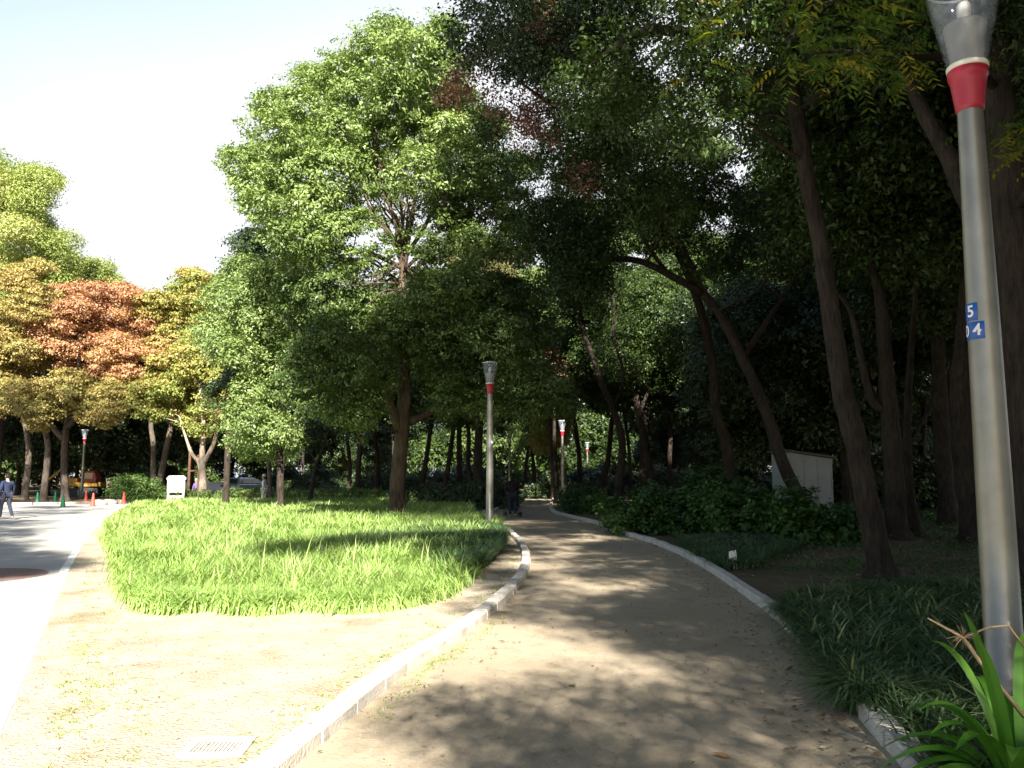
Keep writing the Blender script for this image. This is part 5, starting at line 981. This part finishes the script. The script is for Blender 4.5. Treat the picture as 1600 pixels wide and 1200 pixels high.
high = [(11, 20, 'right of the path, crown above the near lamp'), (14, 27, 'behind the big trunk at the right edge'), (18, 34, 'above the white building side'), (16, 15, 'outside the right edge'), (21, 24, 'outside the right edge, farther back'), (10.5, 10, 'outside the right edge, closest'), (9.5, -9, 'behind the viewer, right side'), (14, -3, 'behind the viewer, farther right'), (17, 6, 'right of the viewer'), (9.0, -2, 'right of the path before the viewer'), (14, -17, 'far behind the viewer'), (19, -10, 'behind the viewer, outer row'), (21, 0, 'outer row right of the viewer'), (9.5, 4, 'right of the viewer, near row'), (14, 15, 'right of the border grass'), (20, 16, 'outer row right of the border grass'), (26, 9, 'third row right of the viewer'), (25, -5, 'third row behind the viewer'), (27, 25, 'third row, far right'), (16, 43, 'behind the shed, right side'), (23, 40, 'before the white building'), (29, 36, 'right of the white building'), (7.5, 47, 'beyond the hydrangea bank'), (11, -26, 'farthest behind the viewer')]
gh = None
for i, (x, y, lab) in enumerate(high):
    if gh is None: gh = generic('camphor_tree', 'tall camphor crown ' + lab, 105, 19, 7.0, 4.7, 80, (1.0, 1.6), 'bark', 'shade_camphor', .18, (x, y, 0), .3, group='tall camphors shading the right side', dens=7, per=24, sprig=.36)
    else: dup(gh, (x, y, 0), i * 1.7, .9 + .05 * (i % 4), 'tall camphor crown ' + lab, 'tall camphors shading the right side')
# far wood closing the view: one mass
lb = []
rg = random.Random(77)
for i in range(560):
    a = rg.uniform(-1.0, 1.0); R = rg.uniform(105, 150); lb.append((Vector((R * math.sin(a), R * math.cos(a), rg.uniform(.3, 17 - 6 * max(0, (a + .25) * -1)))), (rg.uniform(2, 3.6),) * 2 + (rg.uniform(1.6, 2.6),), rg.uniform(.1, .8)))
q, v = foliage(78, lb, .55, dens=1.3, per=22, sprig=.9, inner=.5)
tag(mesh_fast('far_wood', q, 4, v, 'shade_camphor'), 'far wood closing off the view beyond the park', None, None, 'stuff')
# --- shrubs
def shrub(name, label, seed, c, R, n, r, leaves, leaf, group=None, per=24, dens=9, **k):
    t = empty(name, (c[0], c[1], 0), label, 'shrub', group); rg = random.Random(seed); lb = []
    while len(lb) < n:
        d = Vector((rg.gauss(0, 1), rg.gauss(0, 1), abs(rg.gauss(0, 1)))).normalized() * rg.uniform(.5, 1)
        rr = rg.uniform(*r); lb.append((Vector((d.x * R[0], d.y * R[1], max(.12, d.z * R[2]))), (rr, rr, rr * .8), rg.uniform(.15, .75)))
    q, v = foliage(seed, lb, leaf, dens=dens, per=per, **k); mesh_fast('leaves', q, 4, v, leaves, t)
    mb = MB()
    for L in lb[::2]: mb.tube([(L[0].x * .25, L[0].y * .25, 0), (L[0].x * .6, L[0].y * .6, L[0].z * .5), tuple(L[0])], [.022, .016, .008], 5)
    mb.build('stems', 'bark', t); return t
HY = 'hydrangeas along the right side of the path'
for i, (x, Y, R, lab) in enumerate([(1010, 23.5, (1.3, 1.2, 1.1), 'hydrangea at the left end of the bank, closest to the kerb'), (1080, 23.0, (1.5, 1.3, 1.15), 'hydrangea second from the left in the bank'), (1150, 22.0, (1.5, 1.3, 1.15), 'hydrangea in the middle of the bank'), (1215, 21.0, (1.4, 1.2, 1.05), 'hydrangea below the leaning trunk'), (1265, 20.0, (1.0, 1.0, .95), 'hydrangea at the right end of the bank, in front of the shed'), (1110, 26, (1.7, 1.3, 1.45), 'tallest hydrangea at the back of the bank')]):
    shrub('hydrangea', lab, 110 + i, gx(x, Y), R, 16, (.35, .55), 'shrub', .13, HY, per=16, dens=12, sprig=.17, aspect=.7, up=1.1, inner=.6, droop=.3)
shrub('rounded_bush', 'small rounded bush with sunlit leaves at the bend of the path', 121, gx(908, 36), (1.15, 1.1, 1.15), 16, (.35, .5), 'shrub', .12, None, per=18, dens=12, sprig=.16, aspect=.6, up=.9, inner=.6)
for i, (x, Y, R, lab) in enumerate([(780, 44, (1.1, 1, 1.2), 'dark bush left of the person with the stroller'), (738, 41, (1.5, 1.2, 1.2), 'dark bush left of the slender lamp post'), (690, 42, (1.5, 1.2, 1.1), 'dark bush between broad trunk and slender lamp'), (845, 60, (1.2, 1, 1.0), 'dark bush beyond the bend of the path')]):
    shrub('evergreen_bush', lab, 130 + i, gx(x, Y), R, 16, (.4, .6), 'dark', .13, 'dark bushes behind the tall grass', per=18, dens=11, sprig=.2, aspect=.6, inner=.6)
fb = shrub('evergreen_bush', 'wide dark bush far behind the broad trunk', 138, gx(610, 80), (2.6, 1.8, 2.4), 26, (.7, 1.0), 'dark', .2, 'far bushes on the grove floor', per=18, dens=7, sprig=.34, aspect=.6, inner=.6)
for i, (x, Y, lab) in enumerate([(655, 78, 'far right of the broad trunk'), (700, 82, 'far left of the slender lamp'), (735, 76, 'far behind the slender lamp'), (560, 86, 'far left of the broad trunk'), (500, 78, 'far behind the pale leaning trunk'), (930, 78, 'far behind the wiggly trunk'), (985, 70, 'far behind the two curving trunks'), (1040, 66, 'far right of the curving trunk'), (1100, 62, 'deep behind the hydrangea bank'), (1190, 58, 'deep left of the shed'), (1330, 44, 'deep right of the shed'), (1420, 40, 'between the spotted trunks'), (1385, 52, 'far beyond the shed'), (450, 92, 'far behind the sunlit hedge')]):
    dup(fb, gx(x, Y), i * 1.4, .85 + .1 * (i % 3), 'wide dark bush ' + lab, 'far bushes on the grove floor')
shrub('pale_bush', 'pale green feathery bush left of the white notice board', 141, gx(224, 50.5), (1.5, 1.2, 1.85), 26, (.4, .65), 'shrubpale', .17, None, per=18, dens=9, sprig=.28, up=.9, inner=.5)
hd = empty('low_hedge', gx(430, 50), 'low yellow green hedge in the sun behind the tall grass', 'hedge'); lb = []
for i in range(46): lb.append((Vector((-5.5 + i * .26, rg.uniform(-.3, .3), rg.uniform(.35, .62))), (.38, .38, .3), rg.uniform(.4, .9)))
q, v = foliage(142, lb, .12, dens=11, per=16, sprig=.16, inner=.6); mesh_fast('leaves', q, 4, v, 'shrubpale', hd)
print('faces', sum(len(m.polygons) for m in bpy.data.meshes))
